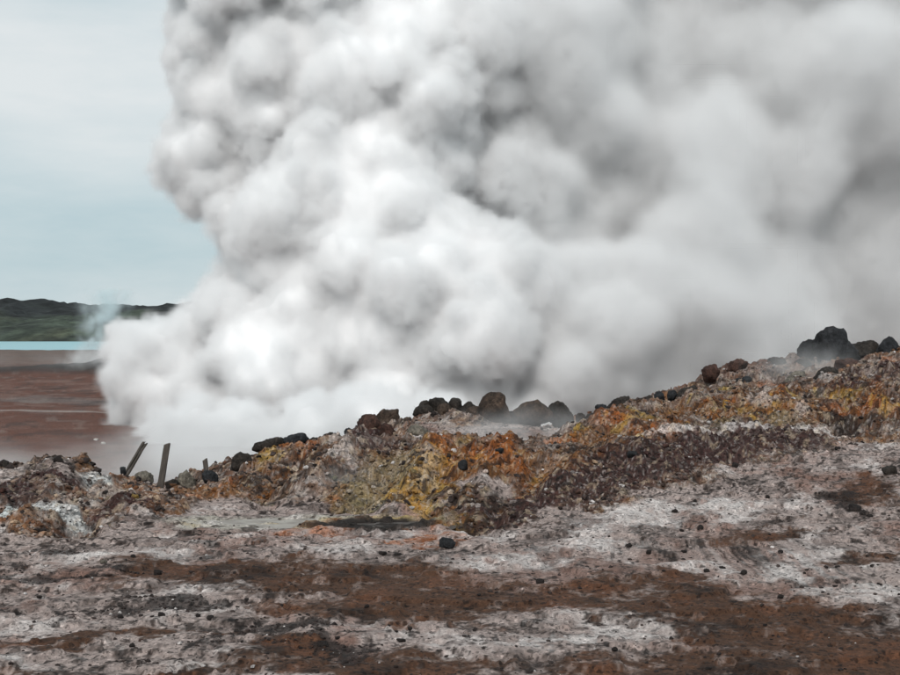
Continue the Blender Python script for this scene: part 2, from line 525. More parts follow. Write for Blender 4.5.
# rough ground: rubble of altered rock, white sinter, ochre and sulphur; the streaks run down the slopes
QY = GY + 1.6 * Hh * near
f2, f3, f4, f5, f6, f1 = a2, a3, a4, a5, a6, a1
st1 = fbm(dxa, dya, 0.42, 5, 0.6, seed=72)
st2 = fbm(dxa, dya, 0.8, 5, 0.6, seed=78)
a2 = 0.8 * st1 + 0.45 * fbm(GX, QY, 0.7, 5, 0.6, seed=71)
a3 = fbm(GX, QY, 0.30, 4, 0.6, seed=73)
a4 = fbm(GX, QY, 2.2, 5, 0.6, seed=74)
a5 = fbm(GX, QY, 0.12, 3, 0.6, seed=75)
a6 = fbm(GX, QY, 0.08, 2, 0.6, seed=76)
a1 = fbm(GX, QY, 1.2, 5, 0.6, seed=77)
R = np.repeat(lin(112, 94, 84)[None], len(GX), 0)
R = lay(R, CLOD, sstep(-0.05, 0.25, a2) * 0.8)
R = lay(R, lin(158, 148, 142), sstep(0.02, 0.28, -a2 + .35 * a3 + .25 * a5) * 0.8)
R = lay(R, OCHRE, sstep(-0.05, 0.3, a4) * 0.65)
R = lay(R, WHITE * 0.85, sstep(0.14, 0.42, a3 + 0.4 * a1 + .3 * a6) * 0.5)
R = lay(R, RED, sstep(0.1, 0.35, a1 - .6 * a3) * 0.5)


def zone(colr, s, lst):
    global R
    m = np.zeros_like(GX)
    for b in lst:
        m = np.maximum(m, blob(*b))
    R = lay(R, colr, s * sstep(0.22, 0.85, m + 0.7 * a2 + 0.3 * a3 + 0.25 * a5 + 0.1 * a6))
vivid = np.zeros_like(GX)
for b in ((450, 515, 40, 1.0), (500, 505, 40, 1.0), (430, 480, 50, 1.6), (490, 470, 50, 1.6), (545, 480, 45, 1.4), (590, 450, 45, 1.6), (650, 425, 55, 2.0), (720, 415, 55, 2.0), (790, 405, 55, 2.0), (850, 400, 50, 2.0), (250, 490, 40, 1.0), (300, 470, 40, 1.2)):
    vivid = np.maximum(vivid, blob(*b))
vivid = sstep(0.2, 0.6, vivid + 0.3 * a1)
R = lay(R, lin(86, 58, 40), vivid * sstep(-0.2, 0.15, st2) * 0.85)
R = lay(R, OCHRE, vivid * sstep(0.0, 0.25, st1) * 0.8)
R = lay(R, ORANGE, vivid * sstep(0.08, 0.3, st2 - .3 * st1) * 0.32)
R = lay(R, YELLOW, vivid * sstep(0.14, 0.32, -st1 + .4 * st2) * 0.4)
R = lay(R, CLOD, vivid * sstep(0.14, 0.34, -st2 + .4 * a3) * 0.8)
zone(PLUM, 0.8, [(362, 440, 26, 1.0), (385, 445, 14, .8), (650, 474, 22, .5), (700, 455, 26, .5), (60, 484, 50, .8), (125, 512, 35, .8), (10, 500, 30, .8), (850, 390, 30, 1.2), (880, 376, 30, 1.2)])
zone(CLOD, 0.8, [(440, 494, 20, .35), (476, 487, 22, .35), (500, 479, 16, .3), (470, 470, 9, .3), (300, 470, 16, .5), (330, 488, 16, .4), (150, 498, 24, .5), (40, 470, 30, .5), (760, 420, 20, .4), (850, 425, 26, .5)])
zone(OCHRE, 0.75, [(560, 470, 40, 1.2), (600, 445, 40, 1.2), (540, 495, 24, .8), (480, 470, 40, 1.2), (700, 415, 50, 1.6), (780, 415, 40, 1.5), (220, 498, 40, 1.0)])
zone(ORANGE * 0.9, 0.38, [(440, 455, 18, .6), (488, 452, 26, .7), (508, 462, 18, .6), (450, 536, 24, .5), (300, 452, 20, .5), (222, 492, 16, .5), (330, 536, 24, .45), (285, 532, 30, .4), (645, 408, 14, .8), (660, 427, 26, .8), (610, 428, 20, .8), (560, 448, 16, .6), (800, 392, 16, .8), (842, 412, 14, .7), (770, 388, 14, .8), (890, 368, 14, .7), (330, 505, 12, .3), (190, 500, 14, .4), (420, 502, 8, .3)])
zone(YELLOW * 0.92, 0.45, [(424, 506, 11, .4), (440, 478, 13, .6), (420, 520, 10, .3), (400, 528, 20, .3), (470, 520, 16, .4), (500, 512, 14, .4), (575, 440, 14, .5), (590, 430, 10, .5), (725, 396, 18, .8), (740, 412, 14, .6), (262, 468, 10, .4), (130, 505, 10, .3), (640, 421, 12, .6), (700, 430, 14, .5), (840, 398, 10, .6), (175, 490, 14, .4)])
zone(lin(186, 192, 192), 0.85, [(30, 518, 36, .5), (65, 516, 26, .45), (5, 520, 24, .5), (98, 478, 16, .5)])
zone(WHITE * 0.9, 0.55, [(55, 515, 34, .45), (95, 478, 14, .5), (250, 520, 26, .35), (335, 466, 18, .5), (700, 432, 36, .4), (755, 436, 30, .35), (640, 447, 14, .4), (760, 408, 16, .5), (800, 420, 14, .5), (850, 368, 12, .8), (430, 470, 10, .5), (440, 425, 16, .8), (520, 436, 14, .8), (820, 385, 10, .5), (150, 520, 20, .3)])
zone(GREEN, 0.42, [(395, 492, 26, .8), (375, 508, 22, .5), (345, 492, 18, .5), (408, 470, 16, .7), (260, 500, 18, .5), (720, 425, 20, .8), (780, 428, 24, .8)])
bank = seg_dist([(498, 517), (560, 494), (640, 466), (720, 448), (795, 439)])
R = lay(R, lin(70, 50, 48), 0.92 * sstep(1.05, 0.45, bank + 0.5 * a3 + 0.5 * a2))
R = lay(R, lin(150, 136, 130), sstep(1.0, 0.5, bank) * sstep(0.2, 0.42, a5 + .4 * a3 + .4 * a6) * 0.7)
R = lay(R, lin(40, 32, 31), sstep(1.0, 0.5, bank) * sstep(0.12, 0.35, -a5 - .4 * a3 + .3 * st1) * 0.7)
trail = seg_dist([(640, 437), (700, 430), (760, 432), (840, 437)])
R = lay(R, WHITE, sstep(0.28, 0.08, trail + .25 * a5) * 0.7)
g1 = seg_dist(GULLIES[0][0])
R = lay(R, lin(138, 124, 92), sstep(0.9, 0.2, g1 + .6 * a2) * 0.5)
yf = seg_dist([(436, 458), (416, 490), (404, 520)])
R = lay(R, lin(166, 130, 62), sstep(0.42, 0.05, yf + .6 * st1 + .4 * a3 + .3 * a5) * 0.6)
R = lay(R, CLOD, sstep(0.14, 0.40, a5 + 0.5 * a3 + .3 * a6) * 0.65)
R = lay(R, WHITE * 0.9, sstep(0.22, 0.44, a6 + .5 * a5 - .4 * a3) * 0.35)
st3 = fbm(dxa * 1.6, dya, 0.15, 3, 0.6, seed=79)
R = lay(R, lin(44, 34, 30), sstep(0.10, 0.34, st3 + 0.35 * st1) * 0.75 * (0.5 + 0.5 * vivid))
R = lay(R, lin(176, 160, 140), sstep(0.16, 0.36, -st3 + 0.3 * a3) * 0.40)
rm = sstep(0.18, 0.5, rough + 0.25 * a3)
C = C * (1 - rm[:, None]) + R * rm[:, None]
a1, a2, a3, a4, a5, a6 = f1, f2, f3, f4, f5, f6
# the wet flat round the pool
fm = sstep(0.15, 0.6, flat_m)
MUDC = lay(np.repeat(MUD[None], len(GX), 0), WHITE, sstep(0.05, .3, a2) * .6)
MUDC = lay(MUDC, DBROWN, sstep(0.05, .3, -a3 + .3 * a1 + .3 * a5) * .8)
MUDC = lay(MUDC, YELLOW, sstep(0.15, .4, -a1) * .45)
C = C * (1 - fm[:, None]) + MUDC * fm[:, None]
rim = np.exp(-(((GX + 1.3 + 0.4 * wx) / 1.75) ** 2 + ((GY - 21.8 + 0.4 * wy) / 1.15) ** 2) ** 2)
C = lay(C, YELLOW * 0.8, sstep(0.5, 1.1, rim + .6 * a3 + .5 * a2) * 0.35)
C = lay(C, ORANGE * 0.8, sstep(0.6, 1.2, rim + .6 * a2 - .5 * a3) * 0.35)
C = lay(C, lin(52, 46, 43), sstep(0.25, 0.7, pool_m))
mo = np.zeros_like(GX)
for b in ((325, 535, 28, 5), (290, 533, 18, 4), (440, 537, 36, 7), (405, 540, 20, 4)):
    mo = np.maximum(mo, zpatch(*b))
C = lay(C, ORANGE * 0.9, sstep(0.35, 1.1, mo + 0.6 * a3 + .5 * a5 + .5 * a2) * 0.5)
# the plain beyond
b1 = fbm(GX * 0.8, GY * .6, 9, 5, 0.6, seed=31)
b2 = fbm(GX * 0.3, GY, 26, 4, 0.55, seed=32)
PL = np.repeat(lin(98, 63, 51)[None], len(GX), 0)
PL = lay(PL, lin(66, 50, 46), sstep(0.0, 0.3, b1) * 0.8)
PL = lay(PL, lin(132, 112, 104), sstep(0.05, 0.35, -b1 + .3 * b2) * 0.4)
PL = lay(PL, lin(150, 140, 136), sstep(0.28, 0.45, b1 - b2) * 0.25)
b3 = fbm(GX, GY * .5, 2.2, 4, 0.6, seed=33)
PL = lay(PL, lin(58, 46, 42), sstep(0.08, 0.32, b3) * 0.6)
PL = lay(PL, lin(140, 126, 118), sstep(0.14, 0.36, -b3 + .3 * b1) * 0.35)
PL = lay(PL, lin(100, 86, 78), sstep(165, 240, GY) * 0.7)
PL = lay(PL, lin(44, 40, 38), np.clip(berm * 2.2, 0, 1) * sstep(-.5, .1, b3 + .25) * 0.95)
line = np.exp(-((GY - 78.2 + 0.02 * GX - 0.8 * b2) / 0.75) ** 2)
PL = lay(PL, lin(168, 158, 152), line * 0.75)
far = sstep(40, 48, GY)
C = C * (1 - far[:, None]) + PL * far[:, None]
C = C * far[:, None] + (1.38 * np.clip(C, 0, 1) ** 1.2) * (1 - far[:, None])
C *= (1 + 0.10 * a5)[:, None]

V = np.stack([GX + rough * near * 0.05 * wx2, GY + rough * near * 0.06 * wy2, Hh], 1)
idx = np.arange(NR * NC, dtype=np.int32).reshape(NR, NC)
FQ = np.stack([idx[:-1, :-1], idx[:-1, 1:], idx[1:, 1:], idx[1:, :-1]], -1).reshape(-1, 4)
M_GROUND = mineral_mat('mineral_soil', amp=0.24, fine=48, bump=0.8, mid=7, bump_dist=0.03, specks=14.0)
ground = obj('ground', mesh_np('ground', V, FQ, True, np.clip(C, 0.01, 0.8)), M_GROUND, kind='structure',
             label='colourful geothermal ground of pale crust, brown clay and ochre ridges', cat='ground')

# ------------------------------------------------------------------ mud pool
def pool_mesh():
    bm_ = bmesh.new()
    vs = [bm_.verts.new((-2.05 + 2.15 * math.cos(t), 21.7 + 1.1 * math.sin(t), -0.04)) for t in np.linspace(0, 2 * PI, 48, endpoint=False)]
    bm_.faces.new(vs)
    me = bpy.data.meshes.new('mud_pool')
    bm_.to_mesh(me)
    return me
mp_ = NT('wet_mud')
pv = mp_.n('ShaderNodeTexCoord').outputs['Object']
sx = mp_.n('ShaderNodeSeparateXYZ')
mp_.l(pv, sx.inputs[0])
wob = mp_.n('ShaderNodeMath', _operation='MULTIPLY_ADD')
mp_.l(mp_.noise(pv, 1.6, 5), wob.inputs[0])
wob.inputs[1].default_value = 2.4
mp_.l(sx.outputs[0], wob.inputs[2])
deep = mp_.maprange(wob.outputs[0], -1.2, -0.2, 0, 1)            # shallow water over pale silt in the west, dark mud in the east
siltc = mp_.mix(mp_.maprange(mp_.noise(pv, 3.5, 5), .35, .65, 0, 1), tuple(lin(118, 111, 104)), tuple(lin(160, 154, 146)))
mudc = mp_.mix(mp_.maprange(mp_.noise(pv, 2.2, 5), .35, .65, 0, 1), tuple(lin(42, 36, 34)), tuple(lin(74, 67, 62)))
mp_.l(mp_.mix(deep, siltc, mudc), mp_.bsdf.inputs['Base Color'])
mp_.bsdf.inputs['Roughness'].default_value = 0.4
mp_.bsdf.inputs['Specular IOR Level'].default_value = 0.12
pb = mp_.n('ShaderNodeBump', Strength=0.5, Distance=0.01)
mp_.l(mp_.noise(pv, 14, 4), pb.inputs['Height'])
mp_.l(pb.outputs['Normal'], mp_.bsdf.inputs['Normal'])
obj('mud_pool', pool_mesh(), mp_.mat, kind='structure', label='shallow mud pool, pale silt at one end and dark mud at the other', cat='mud pool')

# ------------------------------------------------------------------ lake
lk = NT('milky_lake_water')
lk.bsdf.inputs['Base Color'].default_value = (*lin(124, 174, 182), 1)
lk.bsdf.inputs['Roughness'].default_value = 0.35
lk.bsdf.inputs['Specular IOR Level'].default_value = 0.4
lv = lk.n('ShaderNodeTexCoord').outputs['Object']
lb = lk.n('ShaderNodeBump', Strength=0.15, Distance=0.05)
lk.l(lk.noise(lv, 0.6, 4), lb.inputs['Height'])
lk.l(lb.outputs['Normal'], lk.bsdf.inputs['Normal'])
lx = np.linspace(-420, 60, 60)
near_s = 396 + 9 * fbm(lx, lx * 0, 60, 3, seed=41)
far_s = 800 + 30 * fbm(lx, lx * 0, 90, 3, seed=42)
ZL = PLAIN - 0.55
LV = np.concatenate([np.stack([lx, near_s - 25, np.full(60, ZL)], 1), np.stack([lx, far_s + 30, np.full(60, ZL)], 1)])
LF = np.array([[i, i + 1, 61 + i, 60 + i] for i in range(59)], dtype=np.int32)
obj('lake', mesh_np('lake', LV, LF, False), lk.mat, kind='structure', label='narrow strip of milky turquoise lake below the far hills', cat='lake')

# ------------------------------------------------------------------ hills
def hills():
    hx = np.linspace(-900, 900, 560)
    hy = np.concatenate([np.linspace(815, 1300, 70), np.linspace(1320, 2600, 20)])
    X, Yg = np.meshgrid(hx, hy)
    x, y = X.ravel(), Yg.ravel()
    sky_z = 25.5 + 4.0 * fbm(x, y * 0.05, 120, 2, seed=61)
    for px, hgt, w in ((40, 3.8, 10), (14, 2.4, 12), (58, 2.6, 6), (-40, 3, 30), (80, 1.4, 5), (128, 1.8, 8), (180, 0.8, 12)):
        sky_z += hgt * np.exp(-((x - (px - 450) / F * 1120) / w) ** 2)
    t = sstep(830, 1110, y)
    z = ZL - 1.0 + (sky_z + 2.3) * (0.35 * sstep(815, 870, y) * 0.9 + 0.65 * t) * 1.0
    z -= sstep(1150, 2500, y) * 20
    z += fbm(x, y, 70, 5, 0.55, seed=62) * 4.0 * sstep(825, 900, y) + fbm(x, y, 26, 4, 0.6, seed=63) * 4.5 * sstep(825, 900, y) + 3.5 * np.clip(fbm(x, y * .3, 34, 3, 0.6, seed=66) + .1, 0, 1) * sstep(1000, 1100, y)
    n1 = fbm(x, y * .5, 60, 5, 0.6, seed=64)
    n2 = fbm(x, y * .5, 18, 4, 0.6, seed=65)
    C_ = np.repeat(lin(56, 64, 54)[None], len(x), 0)
    C_ = lay(C_, lin(72, 74, 58), sstep(0, .4, n1) * .6)
    C_ = lay(C_, lin(32, 35, 36), sstep(0.40, 0.7, t + 0.5 * n1 + .3 * n2))
    C_ = lay(C_, lin(36, 40, 38), sstep(0.05, 0.3, n2) * .7)
    nr, nc = len(hy), len(hx)
    ii = np.arange(nr * nc, dtype=np.int32).reshape(nr, nc)
    f = np.stack([ii[:-1, :-1], ii[:-1, 1:], ii[1:, 1:], ii[1:, :-1]], -1).reshape(-1, 4)
    return mesh_np('hills', np.stack([x, y, z], 1), f, True, C_)
obj('hills', hills(), mineral_mat('mossy_lava', amp=0.5, fine=0.12, mid=0.03, bump=0.5, bump_dist=2.0), kind='structure',
    label='low dark green lava hills along the far skyline', cat='hills')

# ------------------------------------------------------------------ boulders
def ico(sub):
    b = bmesh.new()
    bmesh.ops.create_icosphere(b, subdivisions=sub, radius=1.0)
    v = np.array([q.co[:] for q in b.verts])
    f = np.array([[q.index for q in p.verts] for p in b.faces], dtype=np.int32)
    b.free()
    return v, f
ICO4, ICO3, ICO1 = ico(4), ico(3), ico(1)


def rock_mat(name, c1, c2, fine=22.0, amp=0.5, bump=0.9):
    return mineral_mat(name, base=(tuple(c1), tuple(c2)), fine=fine, amp=amp, bump=bump, mid=5.0, bump_dist=0.05)
M_BLACK = rock_mat('black_lava', lin(30, 32, 35), lin(52, 52, 54))
M_DARK = rock_mat('dark_basalt', lin(36, 33, 31), lin(62, 55, 50))
M_GREYROCK = rock_mat('grey_rock', lin(82, 78, 72), lin(128, 120, 108))
M_BROWNROCK = rock_mat('brown_rock', lin(50, 42, 37), lin(82, 67, 57))
M_REDROCK = rock_mat('red_brown_rock', lin(52, 37, 34), lin(82, 58, 49))
M_STONE = rock_mat('dark_stone', lin(34, 30, 30), lin(58, 50, 47), fine=60)
M_PALESTONE = rock_mat('pale_stone', lin(168, 160, 152), lin(205, 200, 195), fine=40)


def boulder_mesh(name, outline, Y, seed, depth=0.75, rough_=0.16, sub=ICO4, facets=12):
    """a rock whose front outline is the polygon (photo pixels), as deep as it is wide times DEPTH, with hewn faces and a worn, pitted skin"""
    P = [at(px, py, Y) for px, py in outline]
    cx, cz = sum(p.x for p in P) / len(P), sum(p.z for p in P) / len(P)
    xs, zs = [p.x for p in P], [p.z for p in P]
    W, Hg = max(xs) - min(xs), max(zs) - min(zs)
    cx, cz = (max(xs) + min(xs)) / 2, (max(zs) + min(zs)) / 2
    TH = np.linspace(-PI, PI, 181)
    RR = np.zeros(181)
    n = len(P)
    for k, th in enumerate(TH):
        d = (math.cos(th), math.sin(th))
        best = 0
        for i in range(n):
            ax, az = P[i].x - cx, P[i].z - cz
            bx, bz = P[(i + 1) % n].x - cx, P[(i + 1) % n].z - cz
            ex, ez = bx - ax, bz - az
            den = d[0] * ez - d[1] * ex
            if abs(den) < 1e-9:
                continue
            t = (ax * ez - az * ex) / den
            s = (ax * d[1] - az * d[0]) / den
            if t > 0 and -1e-6 <= s <= 1 + 1e-6:
                best = max(best, t)
        RR[k] = best
    RR[RR < 1e-6] = 0.3 * min(W, Hg)
    ker = np.array([1, 2, 3, 2, 1]) / 9.0
    RR = np.convolve(np.concatenate([RR[-6:-1], RR, RR[1:6]]), ker, 'same')[5:-5]
    v, f = sub
    th = np.arctan2(v[:, 2], v[:, 0])
    rr = np.interp(th, TH, RR)
    dp = depth * 0.5 * (W + Hg) * 0.5
    # squarer than an ellipsoid in depth
    q = np.clip(np.abs(v[:, 1]), 0, 1)
    s_in = np.sqrt(np.clip(1 - q ** 2.8, 0, 1)) / np.maximum(np.sqrt(np.clip(1 - q ** 2, 0, 1)), 1e-3)
    s_in = np.clip(s_in, 0, 1.6)
    p = np.stack([v[:, 0] * rr * s_in, v[:, 1] * dp, v[:, 2] * rr * s_in], 1)
    rg = np.random.default_rng(seed)
    size = 0.5 * (W + Hg) * 0.5
    for k in range(facets):
        d = rg.normal(size=3)
        d[1] = -abs(d[1]) - 0.2
        d /= np.linalg.norm(d)
        pr = p @ d
        lim = pr.max() * rg.uniform(0.62, 0.84)
        over = np.clip(pr - lim, 0, None)
        p -= np.outer(over * 0.85, d)
    out = np.empty_like(p)
    off = rg.uniform(-50, 50, 3)
    nrm = p / np.maximum(np.linalg.norm(p, axis=1, keepdims=True), 1e-6)
    for i in range(len(p)):
        a = Vector((p[i] / size + off) * 1.0)
        n1 = mnoise.noise(a * 1.4) * 0.5 + mnoise.noise(a * 3.1) * 0.45 + mnoise.noise(a * 7.0) * 0.36 + mnoise.noise(a * 15.0) * 0.26 + 1.3 * (0.45 - mnoise.voronoi(a * 1.7)[0][0]) + 0.6 * (0.45 - mnoise.voronoi(a * 4.1)[0][0])
        n2 = 1 - 2 * abs(mnoise.noise(a * 4.2 + Vector((9, 3, 1))))
        out[i] = p[i] + nrm[i] * size * rough_ * (n1 + 0.35 * n2)
    me = mesh_np(name, out, f, True)
    return me, Vector((cx, Y, cz))


def rock(outline, Y, mat, label, cat='boulder', name='boulder', group=None, seed=None, **kw):
    if Y > 30 and cat == 'boulder':          # outlines were read inside their blurred edges
        mx_ = sum(p[0] for p in outline) / len(outline)
        lo = max(p[1] for p in outline)
        outline = [(mx_ + (p[0] - mx_) * 1.12, lo + (p[1] - lo) * 1.08) for p in outline]
    me, c = boulder_mesh(name, outline, Y, seed if seed is not None else int(outline[0][0] * 7 + Y * 3), **kw)
    if cat == 'boulder':                     # let it stand proud of the soil: at most a third of it buried
        hs = [at(*p, Y).z for p in outline]
        hh = max(hs) - min(hs)
        wz = (max(p[0] for p in outline) - min(p[0] for p in outline)) * Y / F
        gz = float(np.median(height_final(np.array([c.x - .3 * wz, c.x, c.x + .3 * wz, c.x]), np.array([Y, Y, Y, Y - .3 * wz]))[0]))
        c.z += min(max(0.0, gz - 0.33 * hh - min(hs)), 0.5 * hh)
    return obj(name, me, mat, loc=c, label=label, cat=cat, group=group)


def box_outline(x0, y0, x1, y1, k=0.3, seed=0):
    """a rough rounded outline for a small rock, from its box"""
    r = random.Random(seed)
    pts = []
    n = 9
    for i in range(n):
        t = 2 * PI * i / n
        e = 2 / 2.6
        c, s = math.cos(t), math.sin(t)
        g = 1 + r.uniform(-0.12, 0.12)
        pts.append(((x0 + x1) / 2 + math.copysign(abs(c) ** e, c) * (x1 - x0) / 2 * g, (y0 + y1) / 2 - math.copysign(abs(s) ** e, s) * (y1 - y0) / 2 * g))
    return pts
def bo(x0, y0, x1, y1):
    return box_outline(x0, y0, x1, y1, seed=x0 * 3 + y0)

G_MID = 'boulders on the misty middle mound'
G_LEFT = 'rocks along the left crest'
G_RIGHT = 'boulders on the right hill'
ZM = 39.4
# --- left crest
rock(bo(134, 476, 153, 492), 26.6, M_GREYROCK, 'grey rock half buried between the leaning and the upright post', group=G_LEFT)
rock(bo(164, 479, 178, 492), 27, M_DARK, 'small dark rock just right of the upright post', group=G_LEFT)
rock([(174, 486), (179, 475), (185, 470), (191, 475), (196, 484), (194, 494), (178, 494)], 27.2, M_GREYROCK, 'pointed tan grey rock between the upright and the short post', group=G_LEFT)
rock([(199, 478), (204, 471), (211, 469), (217, 473), (219, 480), (214, 487), (203, 487)], 27.2, M_BLACK, 'black rounded rock at the foot of the short post', group=G_LEFT)
rock([(227, 476), (233, 466), (240, 459), (248, 461), (254, 468), (256, 480), (236, 484)], 27.8, M_DARK, 'dark pointed rock right of the short post', group=G_LEFT)
rock([(252, 452), (260, 446), (270, 444), (283, 443), (287, 450), (284, 458), (262, 461), (252, 459)], 28.6, M_DARK, 'long flat dark rock beside the largest rock on the left crest', group=G_LEFT)
rock([(278, 446), (287, 438), (297, 435), (306, 436), (309, 443), (310, 453), (303, 458), (283, 458)], 28.9, M_BLACK, 'largest black boulder on the left crest, blunt upright right end', group=G_LEFT, depth=0.6)
rock(bo(308, 443, 323, 455), 29, M_DARK, 'small dark rock tucked against the right end of the largest left boulder', group=G_LEFT)
rock([(319, 447), (324, 440), (332, 438), (338, 441), (337, 449), (330, 453), (320, 453)], 29.1, M_DARK, 'dark rounded rock left of the plum coloured peak', group=G_LEFT)
rock(bo(343, 428, 352, 438), 29.2, M_BLACK, 'small round black rock left of the plum peak top', group=G_LEFT)
rock([(352, 440), (356, 431), (364, 427), (373, 428), (380, 434), (384, 444), (370, 452), (354, 450)], 28.9, M_REDROCK, 'crumbly plum brown rock capping the left centre peak', group=G_LEFT, rough_=0.16)
rock([(379, 441), (384, 434), (391, 436), (397, 446), (398, 455), (384, 457)], 28.7, M_REDROCK, 'dark reddish slab sloping off the right shoulder of the peak', group=G_LEFT, rough_=0.13)
rock(bo(1, 463, 9, 472), 25.8, M_DARK, 'small dark rock on the crest at the left picture edge', group=G_LEFT)
rock(bo(119, 466, 127, 476), 26.0, M_BLACK, 'small black rock at the foot of the leaning post', group=G_LEFT)
# --- middle mound
rock([(376, 418), (386, 410), (397, 407), (400, 416), (397, 427), (388, 436), (376, 434)], ZM - .6, M_BROWNROCK, 'tilted brown boulder with a flat slanting top, leftmost on the middle mound', group=G_MID)
rock(bo(396, 418, 414, 432), ZM, M_BROWNROCK, 'low brown rock just right of the tilted boulder', group=G_MID)
rock([(412, 422), (418, 414), (424, 409), (431, 406), (434, 414), (430, 422), (418, 426)], ZM, M_DARK, 'dark rock at the left foot of the lumpy boulder cluster', group=G_MID)
rock([(426, 412), (429, 403), (436, 399), (443, 399), (450, 403), (452, 412), (440, 420), (428, 418)], ZM, M_DARK, 'broad dark lumpy rock left of the knob in the boulder cluster', group=G_MID, rough_=0.15)
rock([(448, 408), (449, 399), (454, 396), (460, 399), (462, 408), (458, 416), (450, 416)], ZM + .2, M_DARK, 'knob shaped dark rock topping the boulder cluster', group=G_MID)
rock([(460, 411), (464, 405), (470, 402), (476, 408), (479, 417), (470, 422), (460, 419)], ZM, M_DARK, 'dark rock between the knob and the overhanging boulder', group=G_MID)
rock([(474, 421), (479, 409), (484, 399), (491, 395), (500, 395), (504, 399), (504, 404), (507, 413), (510, 422), (496, 427), (480, 426)], ZM - .4, M_BROWNROCK, 'tall brown boulder with overhanging cap, highest on the middle mound', group=G_MID, facets=4, rough_=0.06)
rock([(509, 422), (516, 412), (525, 405), (537, 402), (546, 406), (551, 415), (553, 424), (535, 430), (515, 429)], ZM - .3, M_BROWNROCK, 'broad domed rusty brown boulder right of the overhanging one', group=G_MID, rough_=0.07)
rock([(547, 416), (551, 407), (558, 403), (565, 406), (568, 412), (575, 419), (577, 425), (562, 428), (549, 425)], ZM, M_DARK, 'grey brown boulder with a round head, rightmost large one on the mound', group=G_MID)
rock(bo(575, 414, 585, 426), ZM + .2, M_DARK, 'small faint rock beside the round headed boulder', group=G_MID)
rock(bo(586, 414, 594, 424), ZM + .2, M_DARK, 'smallest faint rock before the ochre ridge', group=G_MID)
rock(bo(419, 410, 433, 426), ZM - .3, M_DARK, 'squat dark rock in the lower middle of the boulder cluster', group=G_MID)
rock(bo(437, 409, 450, 424), ZM - .5, M_BROWNROCK, 'brown grey rock below the knob of the boulder cluster', group=G_MID)
rock(bo(466, 412, 480, 427), ZM - .6, M_BROWNROCK, 'low brown rock at the left foot of the overhanging boulder', group=G_MID)
rock(bo(503, 412, 517, 428), ZM + .2, M_DARK, 'dark rock wedged between overhanging and domed boulders', group=G_MID)
rock(bo(408, 432, 428, 448), 36.2, M_GREYROCK, 'grey tan rock low on the left slope of the middle mound', group=G_MID)
# --- skyline of the ochre ridge
rock(bo(596, 404, 608, 418), 32.2, M_BLACK, 'blue black round rock at the left end of the ochre skyline', group='rocks on the ochre skyline')
rock([(588, 424), (594, 416), (602, 413), (609, 418), (608, 428), (594, 431)], 31, M_DARK, 'dark wedge of rock just below the blue black round rock', group='rocks on the ochre skyline')
rock([(609, 410), (615, 403), (623, 400), (632, 402), (638, 408), (634, 416), (614, 417)], 33, M_DARK, 'low lumpy grey brown rock on the ochre skyline, left of its twin', group='rocks on the ochre skyline', rough_=0.15)
rock([(634, 408), (640, 402), (648, 399), (655, 402), (658, 409), (650, 415), (636, 414)], 33.6, M_DARK, 'low lumpy grey brown rock between its twin and the two round rocks', group='rocks on the ochre skyline', rough_=0.15)
rock(bo(654, 392, 665, 404), 35, M_BLACK, 'larger of two small round black rocks side by side', group='rocks on the ochre skyline')
rock(bo(667, 391, 677, 402), 36, M_BLACK, 'smaller of two small round black rocks side by side', group='rocks on the ochre skyline')
rock([(676, 396), (682, 390), (690, 388), (694, 386), (698, 392), (697, 402), (680, 404)], 37, M_DARK, 'stepped dark rock between the round black rocks and the hill', group='rocks on the ochre skyline')
# --- right hill
rock([(702, 374), (704, 367), (710, 364), (716, 367), (719, 374), (715, 382), (705, 384)], 41.2, M_REDROCK, 'round reddish brown boulder perched on the left shoulder of the right hill', group=G_RIGHT)
rock(bo(725, 361, 747, 375), 43, M_REDROCK, 'low dark lump on the crest right of the round reddish boulder', group=G_RIGHT)
rock(bo(742, 376, 753, 388), 41, M_BLACK, 'small black rock on the yellow slope, upper of a pair', group=G_RIGHT)
rock(bo(735, 381, 744, 391), 40.7, M_BLACK, 'small black rock on the yellow slope, lower of a pair', group=G_RIGHT)
rock([(815, 364), (817, 348), (819, 337), (826, 333), (838, 332), (845, 337), (848, 345), (853, 356), (858, 368), (836, 373), (818, 371)], 43.6, M_BLACK, 'huge black lava boulder, tallest on the right hill', group=G_RIGHT, rough_=0.17, depth=0.8, facets=4)
rock([(797, 364), (800, 354), (807, 347), (814, 345), (820, 352), (822, 368), (808, 373), (798, 371)], 44, M_BLACK, 'grey black boulder leaning on the left of the huge black one', group=G_RIGHT)
rock([(878, 356), (881, 346), (886, 340), (893, 339), (898, 344), (901, 354), (899, 364), (884, 366)], 45, M_BLACK, 'jagged black boulder on the hilltop at the right picture edge', group=G_RIGHT, rough_=0.14)
rock([(849, 352), (855, 344), (865, 341), (875, 343), (882, 349), (878, 359), (858, 361)], 45.6, M_DARK, 'broad dark rock between the huge and the jagged boulder', group=G_RIGHT)
rock(bo(867, 362, 880, 375), 42, M_BLACK, 'small black boulder in front of the pale gully below the hilltop', group=G_RIGHT)
rock([(785, 388), (792, 380), (799, 376), (804, 379), (806, 389), (796, 395)], 39.5, M_GREYROCK, 'grey angular slab tilted in the mist below the huge boulder', group=G_RIGHT, facets=9)
rock([(814, 386), (821, 378), (829, 373), (836, 377), (841, 386), (830, 392)], 39, M_DARK, 'dark mossy mound of rock between grey slab and red rock', group=G_RIGHT)
rock([(834, 378), (839, 369), (846, 364), (854, 365), (861, 373), (860, 382), (842, 386)], 40, M_REDROCK, 'reddish brown rock heap right under the huge black boulder', group=G_RIGHT, rough_=0.15)
rock(bo(767, 365, 787, 377), 43, M_DARK, 'low dark rock in mist left of the leaning boulder', group=G_RIGHT)
